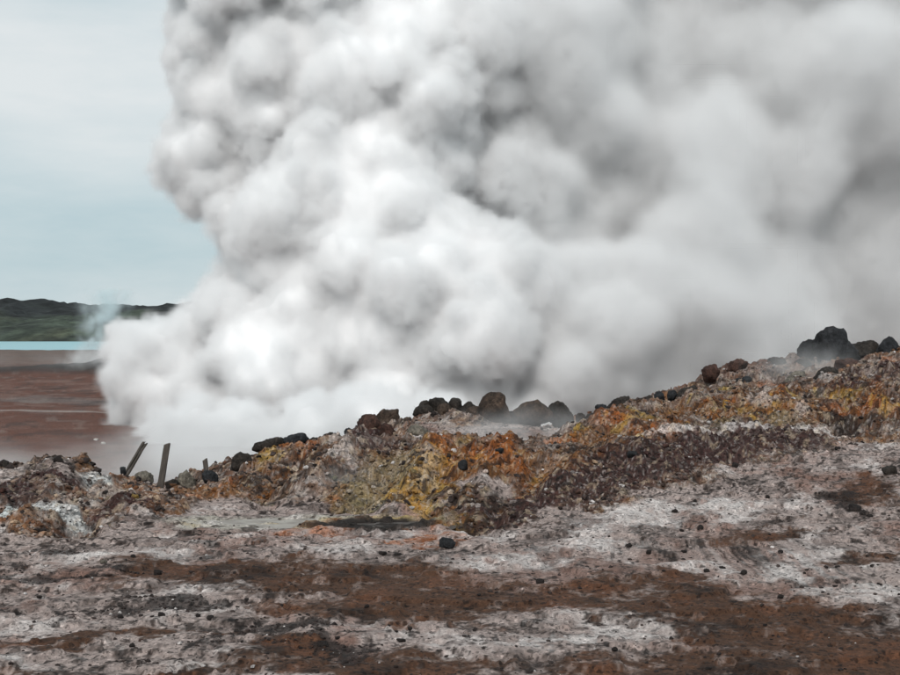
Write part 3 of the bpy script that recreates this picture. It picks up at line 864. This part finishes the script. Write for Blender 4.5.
rock(bo(796, 366, 812, 378), 42.3, M_DARK, 'dark rubble rock at the foot of the leaning boulder', group=G_RIGHT)

# --- loose stones lying on the flats
def loose(px, py, w, h, label, mat=None, cat='stone', group='loose stones on the flats'):
    x, y, z = ground_at(px, py + h * 0.4)
    hz, _ = height_final(np.array([x]), np.array([y]))
    w, h = w * 0.88, h * 0.88
    py2 = HOR + (EYE - float(hz[0])) / y * F       # photo row of the ground there
    o = rock(box_outline(px - w / 2, py2 - h * 0.80, px + w / 2, py2 + h * 0.25, seed=px), y, mat or M_STONE, label, cat, 'stone', group, sub=ICO3, rough_=0.2, depth=0.9, facets=9)
    return o
x, y, z = ground_at(446, 549)
rock([(437, 546), (438, 540), (443, 537), (452, 539), (456, 543), (455, 550), (440, 551)], y, M_BLACK, 'black block of lava alone at the foot of the yellow knoll', 'boulder', 'boulder', facets=10, rough_=0.06, sub=ICO4)
loose(157, 571, 10, 9, 'dark stone standing alone on the pale flat at the left')
loose(701, 528, 8, 7, 'black stone on the white slope left of the reddish hollow')
loose(675, 511, 8, 5, 'flat black stone high on the white slope under the scree')
loose(649, 555, 7, 5, 'black stone in the middle of the pale slope, left of a pair')
loose(684, 552, 9, 4, 'long low stone on the pale slope above the white streak')
loose(682, 530, 6, 4, 'small stone left of the black one near the reddish hollow')
loose(707, 570, 9, 5, 'dark stone on the pale slope above the brown clay edge')
loose(744, 577, 9, 7, 'pointed black stone on the pale slope near the clay edge')
loose(722, 568, 10, 4, 'flat dark stone between the pointed and the dark one')
loose(540, 586, 10, 7, 'dark clod where brown clay meets the pale slope, centre')
loose(629, 545, 9, 6, 'dark stone at the left of the pale slope under the ridge')
loose(695, 501, 5, 4, 'tiny dark stone high on the pale slope')
loose(768, 498, 5, 4, 'tiny dark stone on the grey slope above the reddish hollow')
loose(781, 555, 7, 5, 'small dark stone below the reddish hollow')
loose(838, 566, 6, 5, 'small dark stone on white crust toward the right edge')
loose(781, 597, 8, 6, 'dark stone at the lower edge of the white crust')
loose(615, 656, 8, 6, 'brown stone on the pale patch at the bottom')
loose(709, 669, 8, 4, 'low dark stone in brown clay at the bottom edge')
loose(367, 610, 6, 5, 'small dark stone alone in the brown clay, centre')
loose(410, 631, 6, 5, 'black stone on grey crust, upper of three')
loose(401, 640, 14, 5, 'long black stone on grey crust, lower of three')
loose(396, 634, 6, 3, 'tiny stone on grey crust, middle of three')
loose(323, 644, 14, 8, 'largest dark clod in the dark rubble patch at the bottom')
loose(383, 553, 11, 5, 'flat dark stone below the orange mud, left of a pair')
loose(398, 554, 10, 4, 'flat dark stone below the orange mud, right of a pair')
loose(39, 596, 7, 5, 'dark stone on the left flat near the picture edge')
loose(133, 560, 6, 4, 'small stone on the left flat just behind the lone stone')
loose(103, 567, 9, 5, 'low grey stone on the left flat', M_GREYROCK)
loose(161, 619, 9, 6, 'dark stone in the rubble streak, leftmost of three')
loose(210, 619, 12, 6, 'broad dark stone in the rubble streak, rightmost of three')
loose(198, 615, 6, 5, 'small dark stone in the rubble streak, middle of three')
loose(120, 617, 8, 5, 'dark stone on the pale crust left of the rubble streak')
loose(141, 640, 7, 5, 'brown stone in the clay band at lower left', M_REDROCK)
loose(132, 650, 7, 5, 'dark stone at lower left below the clay band')
loose(891, 470, 20, 11, 'dark brown boulder on the grey slope at the right edge', M_DARK, 'boulder')
loose(735, 467, 8, 7, 'black stone at the foot of the dark scree')
loose(855, 510, 16, 11, 'crumbled dark clod heap beside the brown hollow', M_STONE)
loose(838, 450, 8, 4, 'dark stone on the white rim of the upper slope')
loose(870, 515, 8, 5, 'dark stone right of the crumbled clod heap')
loose(880, 585, 9, 6, 'dark stone on the crust in the lower right corner')
loose(463, 470, 12, 12, 'black rock lodged in the orange face of the yellow knoll', M_BLACK, 'boulder')
loose(500, 462, 12, 6, 'dark flat rock lodged high in the orange knoll face', M_BLACK, 'boulder')
loose(632, 458, 12, 9, 'black rock embedded in the dark scree', M_BLACK, 'boulder')
loose(96, 437, 6, 3, 'pale scrap of rock on the brown plain, upper of a pair', M_PALESTONE)
loose(103, 441, 6, 3, 'pale scrap of rock on the brown plain, lower of a pair', M_PALESTONE)

# ------------------------------------------------------------------ posts
wd = NT('weathered_wood')
wv = wd.n('ShaderNodeTexCoord').outputs['Object']
wm = wd.n('ShaderNodeMapping')
wm.inputs['Scale'].default_value = (30, 30, 2.0)
wd.l(wv, wm.inputs['Vector'])
wn = wd.noise(wm.outputs['Vector'], 2.0, 6, 0.65)
wd.l(wd.mix(wd.maprange(wn, .3, .7, 0, 1), tuple(lin(44, 40, 38)), tuple(lin(92, 84, 76))), wd.bsdf.inputs['Base Color'])
wd.bsdf.inputs['Roughness'].default_value = 0.9
wb = wd.n('ShaderNodeBump', Strength=0.7, Distance=0.006)
wd.l(wn, wb.inputs['Height'])
wd.l(wb.outputs['Normal'], wd.bsdf.inputs['Normal'])


def plank(bm_, w, d, hgt, off=0.0, z0=-0.5, seed=0, cut=0.02):
    """a sawn plank with a split, uneven top and slightly worn edges"""
    r = random.Random(seed)
    b2_ = bmesh.new()
    n = 8
    rings = []
    for k in range(n + 1):
        z = z0 + (hgt - z0) * k / n
        j = 0.004
        c = 0.2 * d
        sec = [(-w / 2, -d / 2 + c), (-w / 2 + c, -d / 2), (w / 2 - c, -d / 2), (w / 2, -d / 2 + c), (w / 2, d / 2 - c), (w / 2 - c, d / 2), (-w / 2 + c, d / 2), (-w / 2, d / 2 - c)]
        rings.append([b2_.verts.new((off + sx + r.uniform(-j, j), sy + r.uniform(-j, j), z + (r.uniform(-cut, cut) + cut * sx / w * 3 if k == n else 0))) for sx, sy in sec])
    for a, b in zip(rings[:-1], rings[1:]):
        for i in range(8):
            b2_.faces.new((a[i], a[(i + 1) % 8], b[(i + 1) % 8], b[i]))
    b2_.faces.new(rings[-1])
    b2_.faces.new(rings[0][::-1])
    me = bpy.data.meshes.new('plank')
    b2_.to_mesh(me)
    b2_.free()
    return me


def post(base, top, Y, planks, label):
    p0, p1 = at(*base, Y), at(*top, Y)
    d = p1 - p0
    e = obj('wooden_post', None, loc=p0, label=label, cat='post', group='broken wooden posts on the left crest')
    e.rotation_euler = (math.radians(-4), math.atan2(d.x, d.z), math.radians(12), 'XYZ')[:3]
    for k, (w, dd, hfac, off) in enumerate(planks):
        obj('plank', plank(None, w, dd, d.length * hfac, off, seed=int(base[0]) + k), wd.mat, parent=e)
    return e
post((124.5, 477), (144.5, 443), 27.0, [(0.052, 0.10, 1.0, -0.027), (0.05, 0.09, 0.985, 0.027)], 'leaning post of two split planks, leftmost of the three')
post((160.5, 486), (167, 444.5), 27.0, [(0.125, 0.1, 1.0, 0.0)], 'tallest dark wooden post, nearly upright, middle of the three')
post((207, 478), (205, 459.5), 27.6, [(0.10, 0.08, 1.0, 0)], 'short stub of a wooden post above the black rounded rock')

# ------------------------------------------------------------------ rubble and gravel
def scatter(name, n, ymin, ymax, dens, smin, smax, label, jitter=0.25, dark=None, sink=0.25):
    out_v, out_f, out_c = [], [], []
    tv, tf = ICO1
    temps = []
    for k in range(14):
        rg = np.random.default_rng(900 + k)
        q = tv * (1 + rg.normal(0, 0.17, (len(tv), 1)))
        q = q * np.array([1, rg.uniform(.7, 1.1), rg.uniform(.5, .85)])
        for _ in range(3):
            d = rg.normal(size=3)
            d /= np.linalg.norm(d)
            pr = q @ d
            q = q - np.outer(np.clip(pr - pr.max() * .6, 0, None), d)
        temps.append(q.astype(np.float32))
    cand = n * 6
    y = np.exp(RNG.uniform(math.log(ymin), math.log(ymax), cand))
    x = y * RNG.uniform(-0.42, 0.42, cand)
    z, i = height_final(x, y)
    keep = RNG.uniform(0, 1, cand) < dens(i)
    x, y, z, i = x[keep][:n], y[keep][:n], z[keep][:n], i[keep][:n]
    m = len(x)
    s = smin * (smax / smin) ** (RNG.uniform(0, 1, m) ** 2.2)
    rz = RNG.uniform(0, 2 * PI, m)
    tk = RNG.integers(0, 14, m)
    T = np.stack(temps)[tk]
    c, sn = np.cos(rz)[:, None], np.sin(rz)[:, None]
    X = (T[..., 0] * c - T[..., 1] * sn) * s[:, None] + x[:, None]
    Yv = (T[..., 0] * sn + T[..., 1] * c) * s[:, None] + y[:, None]
    Z = T[..., 2] * s[:, None] + z[:, None] + (s * (0.5 - sink))[:, None] * 0.5
    nv = len(tv)
    VV = np.stack([X, Yv, Z], -1).reshape(-1, 3)
    FF = (tf[None] + (np.arange(m) * nv)[:, None, None]).reshape(-1, 3)
    base = C[i]
    tint = RNG.uniform(1 - jitter, 1 + jitter, (m, 1))
    if dark is not None:
        w = (RNG.uniform(0, 1, (m, 1)) < dark).astype(np.float32)
        shade = CLOD[None] * RNG.uniform(0.8, 2.2, (m, 1))
        base = base * (1 - w) + shade * w
        pw = (RNG.uniform(0, 1, (m, 1)) < 0.02).astype(np.float32)
        base = base * (1 - pw) + WHITE[None] * 0.85 * pw
    CC = np.repeat(np.clip(base * tint, 0.01, 0.75), nv, 0)
    return obj(name, mesh_np(name, VV, FF, False, CC), M_RUB, kind='stuff', label=label, cat='rubble')
M_RUB = mineral_mat('rubble_stone', amp=0.4, fine=70, bump=0.5)
scatter('rubble', 30000, 19.5, 46, lambda i: rough[i] * (1 - 0.3 * vivid[i]) * (0.35 + 0.65 * sstep(-.1, .3, a2[i])) * (GY[i] < 46), 0.014, 0.085, 'rubble of altered rock strewn over the ridges', dark=0.2)
crest_z = np.zeros_like(GX)
for px_, Y_, r_ in ((400, 39, 1.2), (440, 39.4, 1.3), (490, 39.2, 1.3), (540, 39.2, 1.3), (575, 39.5, 1.0), (600, 32, .8), (640, 33.5, 1.2), (690, 37, 1.4), (740, 42, 1.6), (800, 43.5, 1.6), (850, 43.5, 1.8), (890, 44, 1.6), (360, 29, .8), (300, 28.8, .8), (240, 28, .8), (180, 27, .8), (60, 26, 1.4), (850, 39, 1.2)):
    crest_z = np.maximum(crest_z, np.exp(-(((GX - (px_ - 450) / F * Y_) / r_) ** 2 + ((GY - Y_) / 1.1) ** 2)))
scatter('crest_rubble', 1500, 25, 46, lambda i: crest_z[i], 0.03, 0.14, 'dark broken stones heaped along the crests between the boulders', dark=0.75)
scatter('gravel', 20000, 11.0, 32, lambda i: (1 - rough[i]) * (0.04 + 0.5 * sstep(0.25, .6, dk[i] + .5 * a3[i]) + 0.25 * sstep(0.1, .35, a3[i]) * sstep(0, .3, a1[i])) * (1 - pool_m[i]), 0.006, 0.04, 'small dark clods and gravel strewn over the flats', dark=0.75)

# ------------------------------------------------------------------ steam
def spectral(shape, vox, wl, beta, seed):
    """smooth random field, unit variance, with features of about WL metres and smaller"""
    r = np.random.default_rng(seed)
    w = r.normal(size=shape).astype(np.float32)
    Fw = np.fft.rfftn(w)
    k = np.sqrt(sum(np.meshgrid(*[np.fft.fftfreq(s, vox) ** 2 for s in shape[:-1]], np.fft.rfftfreq(shape[-1], vox) ** 2, indexing='ij')))
    k0 = 1.0 / wl
    filt = np.where(k < k0, (k / k0) ** 1.0, 1) / (k0 ** 2 + k ** 2) ** (beta / 2)
    o = np.fft.irfftn(Fw * filt, shape).astype(np.float32)
    return o / o.std()


def field_group(name, mn, mx_, res, mat, threshold=None):
    """geometry nodes: the object's per-voxel 'steam' values -> fog volume, or -> mesh of the surface where they pass THRESHOLD"""
    ng = bpy.data.node_groups.new(name, 'GeometryNodeTree')
    ng.interface.new_socket('Geometry', in_out='INPUT', socket_type='NodeSocketGeometry')
    ng.interface.new_socket('Geometry', in_out='OUTPUT', socket_type='NodeSocketGeometry')
    N, L = ng.nodes.new, ng.links.new
    gi, go = N('NodeGroupInput'), N('NodeGroupOutput')
    pos = N('GeometryNodeInputPosition')
    sub = N('ShaderNodeVectorMath'); sub.operation = 'SUBTRACT'; sub.inputs[1].default_value = mn
    L(pos.outputs[0], sub.inputs[0])
    step = [(mx_[i] - mn[i]) / (res[i] - 1) for i in range(3)]
    div = N('ShaderNodeVectorMath'); div.operation = 'DIVIDE'; div.inputs[1].default_value = step
    L(sub.outputs[0], div.inputs[0])
    rnd = N('ShaderNodeVectorMath'); rnd.operation = 'ADD'; rnd.inputs[1].default_value = (.5, .5, .5)
    L(div.outputs[0], rnd.inputs[0])
    flo = N('ShaderNodeVectorMath'); flo.operation = 'FLOOR'
    L(rnd.outputs[0], flo.inputs[0])
    sep = N('ShaderNodeSeparateXYZ'); L(flo.outputs[0], sep.inputs[0])
    def imath(op, a, b):
        m = N('FunctionNodeIntegerMath'); m.operation = op
        for s, v in ((m.inputs[0], a), (m.inputs[1], b)):
            if isinstance(v, int):
                s.default_value = v
            else:
                L(v, s)
        return m.outputs[0]
    def toint(v):
        f = N('FunctionNodeFloatToInt'); f.rounding_mode = 'ROUND'
        L(v, f.inputs[0])
        return f.outputs[0]
    ix, iy, iz = (toint(sep.outputs[i]) for i in range(3))
    ind = imath('ADD', imath('MULTIPLY', imath('ADD', imath('MULTIPLY', ix, res[1]), iy), res[2]), iz)
    na = N('GeometryNodeInputNamedAttribute'); na.data_type = 'FLOAT'; na.inputs['Name'].default_value = 'steam'
    si = N('GeometryNodeSampleIndex'); si.data_type = 'FLOAT'; si.domain = 'POINT'; si.clamp = True
    L(gi.outputs[0], si.inputs['Geometry'])
    L(na.outputs[0], si.inputs['Value'])
    L(ind, si.inputs['Index'])
    vc = N('GeometryNodeVolumeCube')
    L(si.outputs[0], vc.inputs['Density'])
    vc.inputs['Min'].default_value = mn
    vc.inputs['Max'].default_value = mx_
    for i, a in enumerate('XYZ'):
        vc.inputs['Resolution ' + a].default_value = res[i]
    last = vc.outputs[0]
    if threshold is not None:
        vm = N('GeometryNodeVolumeToMesh'); vm.resolution_mode = 'GRID'
        vm.inputs['Threshold'].default_value = threshold
        L(last, vm.inputs['Volume'])
        last = vm.outputs[0]
    else:
        sm = N('GeometryNodeSetMaterial'); sm.inputs['Material'].default_value = mat
        L(last, sm.inputs['Geometry'])
        last = sm.outputs[0]
    L(last, go.inputs[0])
    return ng


def voxel_object(name, arr, mn, mx_, mat, threshold=None):
    me = bpy.data.meshes.new(name)
    me.vertices.add(arr.size)
    a = me.attributes.new('steam', 'FLOAT', 'POINT')
    a.data.foreach_set('value', np.ascontiguousarray(arr, dtype=np.float32).ravel())
    if mat:
        me.materials.append(mat)
    o = bpy.data.objects.new(name, me)
    COL.objects.link(o)
    md = o.modifiers.new('steam', 'NODES')
    md.node_group = field_group(name, mn, mx_, arr.shape, mat, threshold)
    return o


def steam_vol_mat(name, scale, colr=(0.999, 0.996, 0.998), aniso=0.0):
    m = bpy.data.materials.new(name)
    m.use_nodes = True
    t = m.node_tree
    t.nodes.clear()
    o = t.nodes.new('ShaderNodeOutputMaterial')
    v = t.nodes.new('ShaderNodeVolumePrincipled')
    v.inputs['Color'].default_value = (*colr, 1)
    v.inputs['Density'].default_value = scale
    v.inputs['Anisotropy'].default_value = aniso
    v.inputs['Density Attribute'].default_value = 'density'
    t.links.new(v.outputs[0], o.inputs['Volume'])
    return m


VOX = 0.20
PMN = np.array([-19.5, 49.5, -2.5])
PRES = (256, 168, 166)
PMX = PMN + VOX * (np.array(PRES) - 1)
SD = np.full(PRES, 6.0, np.float32)
AX = [PMN[i] + VOX * np.arange(PRES[i], dtype=np.float32) for i in range(3)]


def stamp(c, r, pad=6.2):
    lo = np.maximum(0, np.floor((c - r - pad - PMN) / VOX).astype(int))
    hi = np.minimum(PRES, np.ceil((c + r + pad - PMN) / VOX).astype(int) + 1)
    if np.any(hi <= lo):
        return
    sl = tuple(slice(a, b) for a, b in zip(lo, hi))
    d = np.sqrt((AX[0][sl[0]] - c[0])[:, None, None] ** 2 + (AX[1][sl[1]] - c[1])[None, :, None] ** 2 + (AX[2][sl[2]] - c[2])[None, None, :] ** 2) - r
    np.minimum(SD[sl], d, out=SD[sl])


# (photo x, photo y, distance, radius in photo pixels, softness 0 crisp .. 1 veil)
PUFFS = [
    (188, 448, 59, 38, .2), (235, 452, 56, 42, .2), (300, 452, 55, 44, .2), (370, 448, 57, 46, .2), (440, 440, 60, 50, .2), (160, 438, 62, 26, .2), (205, 470, 54, 26, .3), (262, 468, 53, 30, .3),
    (165, 375, 69, 54, 0), (150, 405, 69, 38, 0), (197, 348, 68, 34, 0), (215, 420, 68, 62, 0), (200, 465, 67, 45, .3), (290, 375, 66, 68, 0), (250, 335, 67, 48, 0),
    (282, 265, 70, 58, 0), (200, 162, 70, 42, 0), (250, 120, 71, 66, 0), (226, 200, 70, 24, 0), (235, 28, 72, 56, 0), (300, 60, 71, 85, 0), (258, 215, 69, 40, 0),
    (335, 225, 68, 82, 0), (400, 290, 66, 80, 0), (380, 170, 68, 76, 0), (360, 85, 70, 84, 0), (426, 106, 68, 55, 0), (450, 30, 71, 85, 0), (545, 50, 73, 78, .2),
    (480, 335, 66, 78, 0), (560, 335, 67, 74, .1), (640, 315, 69, 80, .15), (692, 252, 69, 56, .1), (620, 385, 69, 78, .2), (520, 405, 68, 78, .1), (400, 400, 67, 80, 0), (300, 440, 66, 70, .1),
    (730, 335, 71, 78, .35), (770, 385, 73, 80, .5), (690, 410, 72, 80, .4),
    (560, 245, 73, 68, .1), (640, 190, 75, 78, .3), (700, 165, 73, 66, .2), (765, 165, 73, 50, .3), (500, 190, 73, 70, 0), (490, 135, 72, 44, .1), (512, 192, 70.5, 54, .1), (468, 168, 69.5, 30, 0), (570, 110, 73, 62, .3), (600, 125, 75, 74, .4),
    (660, 50, 80, 110, .7), (770, 60, 81, 110, .9), (870, 70, 80, 120, 1), (860, 215, 81, 105, .9), (820, 305, 78, 88, .7), (905, 330, 79, 100, .9), (785, 245, 77, 70, .6), (960, 180, 80, 110, 1), (980, 60, 78, 120, 1), (980, 300, 79, 100, 1),
    (285, -75, 69, 95, 0), (400, -100, 72, 105, .2), (540, -110, 75, 98, .4), (690, -120, 78, 95, .6),  # unseen top of the plume above the frame, added to shade the billows below
    (600, 150, 80, 110, .8), (720, 120, 81, 130, 1), (840, 130, 81, 140, 1), (950, 130, 81, 140, 1), (860, 280, 80, 120, 1), (700, 290, 79, 110, .9), (700, 20, 80, 110, 1), (860, 10, 80, 120, 1),
]
rs = np.random.default_rng(11)
kids = []
par = []
for px, py, Y, rp_, soft in PUFFS:
    c = np.array(at(px, py, Y)[:])
    r = rp_ * Y / F
    par.append((c, r))
    stamp(c, r * 0.9)
SD_par = SD.copy()
def sd_at(A, p):
    i = np.clip(((p - PMN) / VOX).astype(int), 0, np.array(PRES) - 1)
    return A[tuple(i)]
for (c, r), (px, py, Y, rp_, soft) in zip(par, PUFFS):
    nk = int(34 - 26 * min(1, soft * 1.3))
    for _ in range(nk):
        d = rs.normal(size=3)
        d /= np.linalg.norm(d)
        p = c + d * r * rs.uniform(0.66, 0.86)
        if sd_at(SD_par, p) < -0.9 * r * 0.45:
            continue
        kids.append((p, r * (0.20 + 0.42 * rs.uniform() ** 1.4), soft, d))
for p, r, soft, d in kids:
    stamp(p, r, 4.0)
SD_kid = SD.copy()
for p, r, soft, d0 in kids:
    if soft > 0.35:
        continue
    for _ in range(8):
        d = rs.normal(size=3) + d0 * 0.8
        d /= np.linalg.norm(d)
        q = p + d * r * rs.uniform(0.75, 0.95)
        if sd_at(SD_kid, q) < -0.3:
            continue
        stamp(q, r * rs.uniform(0.28, 0.5), 1.8)
# softness over space: crisp billows at the left, a veil at the right and top right
gxw = AX[0][:, None, None]; gyw = AX[1][None, :, None]; gzw = AX[2][None, None, :]
ppx = 450 + gxw / gyw * F
soft_f = np.clip(sstep(470, 780, 450 + gxw / 70.0 * F + 0 * gyw) * 0.85 + 0.25 * sstep(6, 16, gzw) * sstep(400, 600, 450 + gxw / 70.0 * F), 0, 1).astype(np.float32)
nA = spectral(PRES, VOX, 3.4, 2.7, 3)
nB = spectral(PRES, VOX, 1.1, 2.6, 4)
nC = spectral(PRES, VOX, 7.0, 3.2, 5)


def blur(A, k=1):
    for ax in range(3):
        for _ in range(k):
            B = np.roll(A, 1, ax)
            B += np.roll(A, -1, ax)
            B *= 0.25
            B += 0.5 * A
            A = B
    return A


# the puffs run together, then curl into finer and finer billows
SDs = blur(SD, 1)
fill = blur(SD, 10) + 0.22                         # steam hangs in the creases between the puffs
h_ = np.clip(0.5 + 0.5 * (fill - SDs) / 0.3, 0, 1)
SDs = fill * (1 - h_) + SDs * h_ - 0.3 * h_ * (1 - h_)
SDs += 0.35 * soft_f
SDs = SDs * (1 - soft_f) + blur(SDs, 26) * soft_f
crisp = 1 - 0.85 * soft_f
S_core = SDs + crisp * (0.10 * nA + 0.02 * nB) + 0.5 * soft_f * nC
S = S_core + 0.11 * crisp * nB
S_core = blur(S_core, 1)
wd_ = 0.24 + 1.7 * soft_f                        # half-width of the soft rim, metres
edge = 1.0
for ax in range(3):
    k = np.arange(PRES[ax])
    e = np.clip(np.minimum(k, PRES[ax] - 1 - k) / 6.0, 0, 1)
    sh = [1, 1, 1]
    sh[ax] = -1
    edge = edge * e.reshape(sh)
core_f = (-(S_core + wd_ * 1.0 + 0.18 + 0.8 * soft_f)) * edge - (1 - edge) * 2
tmp = voxel_object('steam_core_field', np.clip(core_f + 0.5, 0, 1), PMN.tolist(), PMX.tolist(), None, threshold=0.5)
dg = bpy.context.evaluated_depsgraph_get()
core_me = bpy.data.meshes.new_from_object(tmp.evaluated_get(dg))
bpy.data.objects.remove(tmp)
core_me.name = 'dense_steam'
core_me.materials.clear()
core_me.polygons.foreach_set('use_smooth', np.ones(len(core_me.polygons), dtype=bool))
sm_ = NT('dense_steam')
sm_.bsdf.inputs['Base Color'].default_value = (0.988, 0.976, 0.983, 1)
sm_.bsdf.inputs['Roughness'].default_value = 1.0
sm_.bsdf.inputs['Specular IOR Level'].default_value = 0.0
sm_.bsdf.inputs['Subsurface Weight'].default_value = 1.0
sm_.bsdf.inputs['Subsurface Radius'].default_value = (1, 1, 1)
sm_.bsdf.inputs['Subsurface Scale'].default_value = 0.7
core_me.materials.append(sm_.mat)
plume = obj('steam_plume', core_me, kind='stuff', label='huge billowing white steam plume rising behind the ridge', cat='steam')
tt = np.clip((wd_ - S) / (2 * wd_), 0, 1)
dens = (tt * tt * (3 - 2 * tt)) * ((1.0 + 0.9 * soft_f) / (0.22 + 0.9 * wd_)) * edge
dens *= np.clip(1 + 0.30 * nB * (1 - 0.5 * soft_f), 0.1, 2)
dens[dens < 0.02] = 0
M_SV = steam_vol_mat('steam_vapour', 1.5)
vap = voxel_object('vapour', dens, PMN.tolist(), PMX.tolist(), M_SV)
vap.parent = plume
print('STEAM core faces', len(core_me.polygons))


# thin drifting steam
def wisp(name, px0, py0, px1, py1, Y0, Y1, peak, shape_fn, label, vox=None, seed=0, wl=None, mat=None, tear=0.55):
    Ym = (Y0 + Y1) / 2
    a, b = at(px0, py1, Ym), at(px1, py0, Ym)
    mn = np.array([a.x, Y0, a.z]); mx_ = np.array([b.x, Y1, b.z])
    vox = vox or max((mx_ - mn).max() / 90, 0.02)
    res = tuple(int(max(8, r)) for r in np.ceil((mx_ - mn) / vox) + 1)
    U = np.meshgrid(*[np.linspace(-1, 1, r, dtype=np.float32) for r in res], indexing='ij')
    n = spectral(res, vox, wl or (mx_ - mn).max() / 4, 3.0, seed)
    body = np.clip(shape_fn(*U), 0, 1)
    e = np.clip(1 - np.abs(U[0]), 0, .2) / .2 * np.clip(1 - np.abs(U[1]), 0, .2) / .2 * np.clip(1 - np.abs(U[2]), 0, .2) / .2
    d = np.clip(body * (1.3 - tear + tear * n), 0, None) * sstep(0, 1, e)
    d[d < 0.03] = 0
    o = voxel_object(name, d, mn.tolist(), mx_.tolist(), mat or steam_vol_mat(name + '_vapour', peak))
    o['kind'] = 'stuff'
    o['label'] = label
    o['category'] = 'steam'
    return o


g2 = lambda x, y, z: np.exp(-(x / .6) ** 2 - (y / .6) ** 2 - (z / .6) ** 2)
wisp('drifting_steam', -60, 400, 270, 492, 33, 47, 0.19, lambda x, y, z: np.exp(-(y / .6) ** 2) * (np.exp(-((z + 0.55) / .42) ** 2) * (0.55 + 0.6 * np.exp(-((x - .45) / .4) ** 2))), 'low thin steam drifting over the brown plain behind the left crest', seed=21)
wisp('drifting_steam', 430, 395, 610, 462, 32.6, 38.5, 0.30, lambda x, y, z: np.exp(-((z + .15) / .5) ** 2 - (y / .6) ** 2 - ((x - .05) / .6) ** 2), 'thin steam veiling the boulders of the middle mound', seed=22)
wisp('drifting_steam', 735, 338, 890, 408, 38.5, 43, 0.30, lambda x, y, z: np.exp(-((z - .05) / .5) ** 2 - (y / .6) ** 2 - ((x + .05) / .6) ** 2), 'thin steam rising in the gully before the huge black boulder', seed=23)
wisp('drifting_steam', 60, 286, 150, 352, 215, 232, 0.30, lambda x, y, z: np.exp(-((x - .18 * z + .05) / (.30 + .14 * z)) ** 2 - (y / .6) ** 2) * (.95 - .4 * z), 'bluish wisp of steam rising before the turquoise lake', seed=24, wl=4, tear=1.0, mat=steam_vol_mat('blue_vapour', 0.30, (0.86, 0.97, 0.995)))
wisp('drifting_steam', 55, 336, 135, 374, 150, 164, 0.4, lambda x, y, z: np.exp(-((x - .3 * z) / .5) ** 2 - (y / .6) ** 2 - ((z + .15) / .5) ** 2), 'small white puff of steam by the dark bank below the lake', seed=28, wl=3, tear=1.0)
wisp('drifting_steam', -30, 338, 130, 374, 120, 150, 0.008, lambda x, y, z: np.exp(-((z + .3) / .5) ** 2 - (y / .6) ** 2), 'faint low steam along the dark bank of the plain', seed=25)
wisp('drifting_steam', 300, 455, 380, 505, 24.2, 26.2, 0.35, lambda x, y, z: np.exp(-((z + .2) / .5) ** 2 - (y / .6) ** 2 - ((x + .15) / .5) ** 2), 'little puff of steam on the slope below the plum peak', seed=26)
wisp('drifting_steam', 100, 405, 430, 500, 35.5, 46, 0.6, lambda x, y, z: np.exp(-((z + .1) / .55) ** 2 - (y / .55) ** 2) * sstep(-1, -.5, x + .25 * z) * sstep(1, .4, x), 'bank of white steam lying low behind the wooden posts', seed=27)
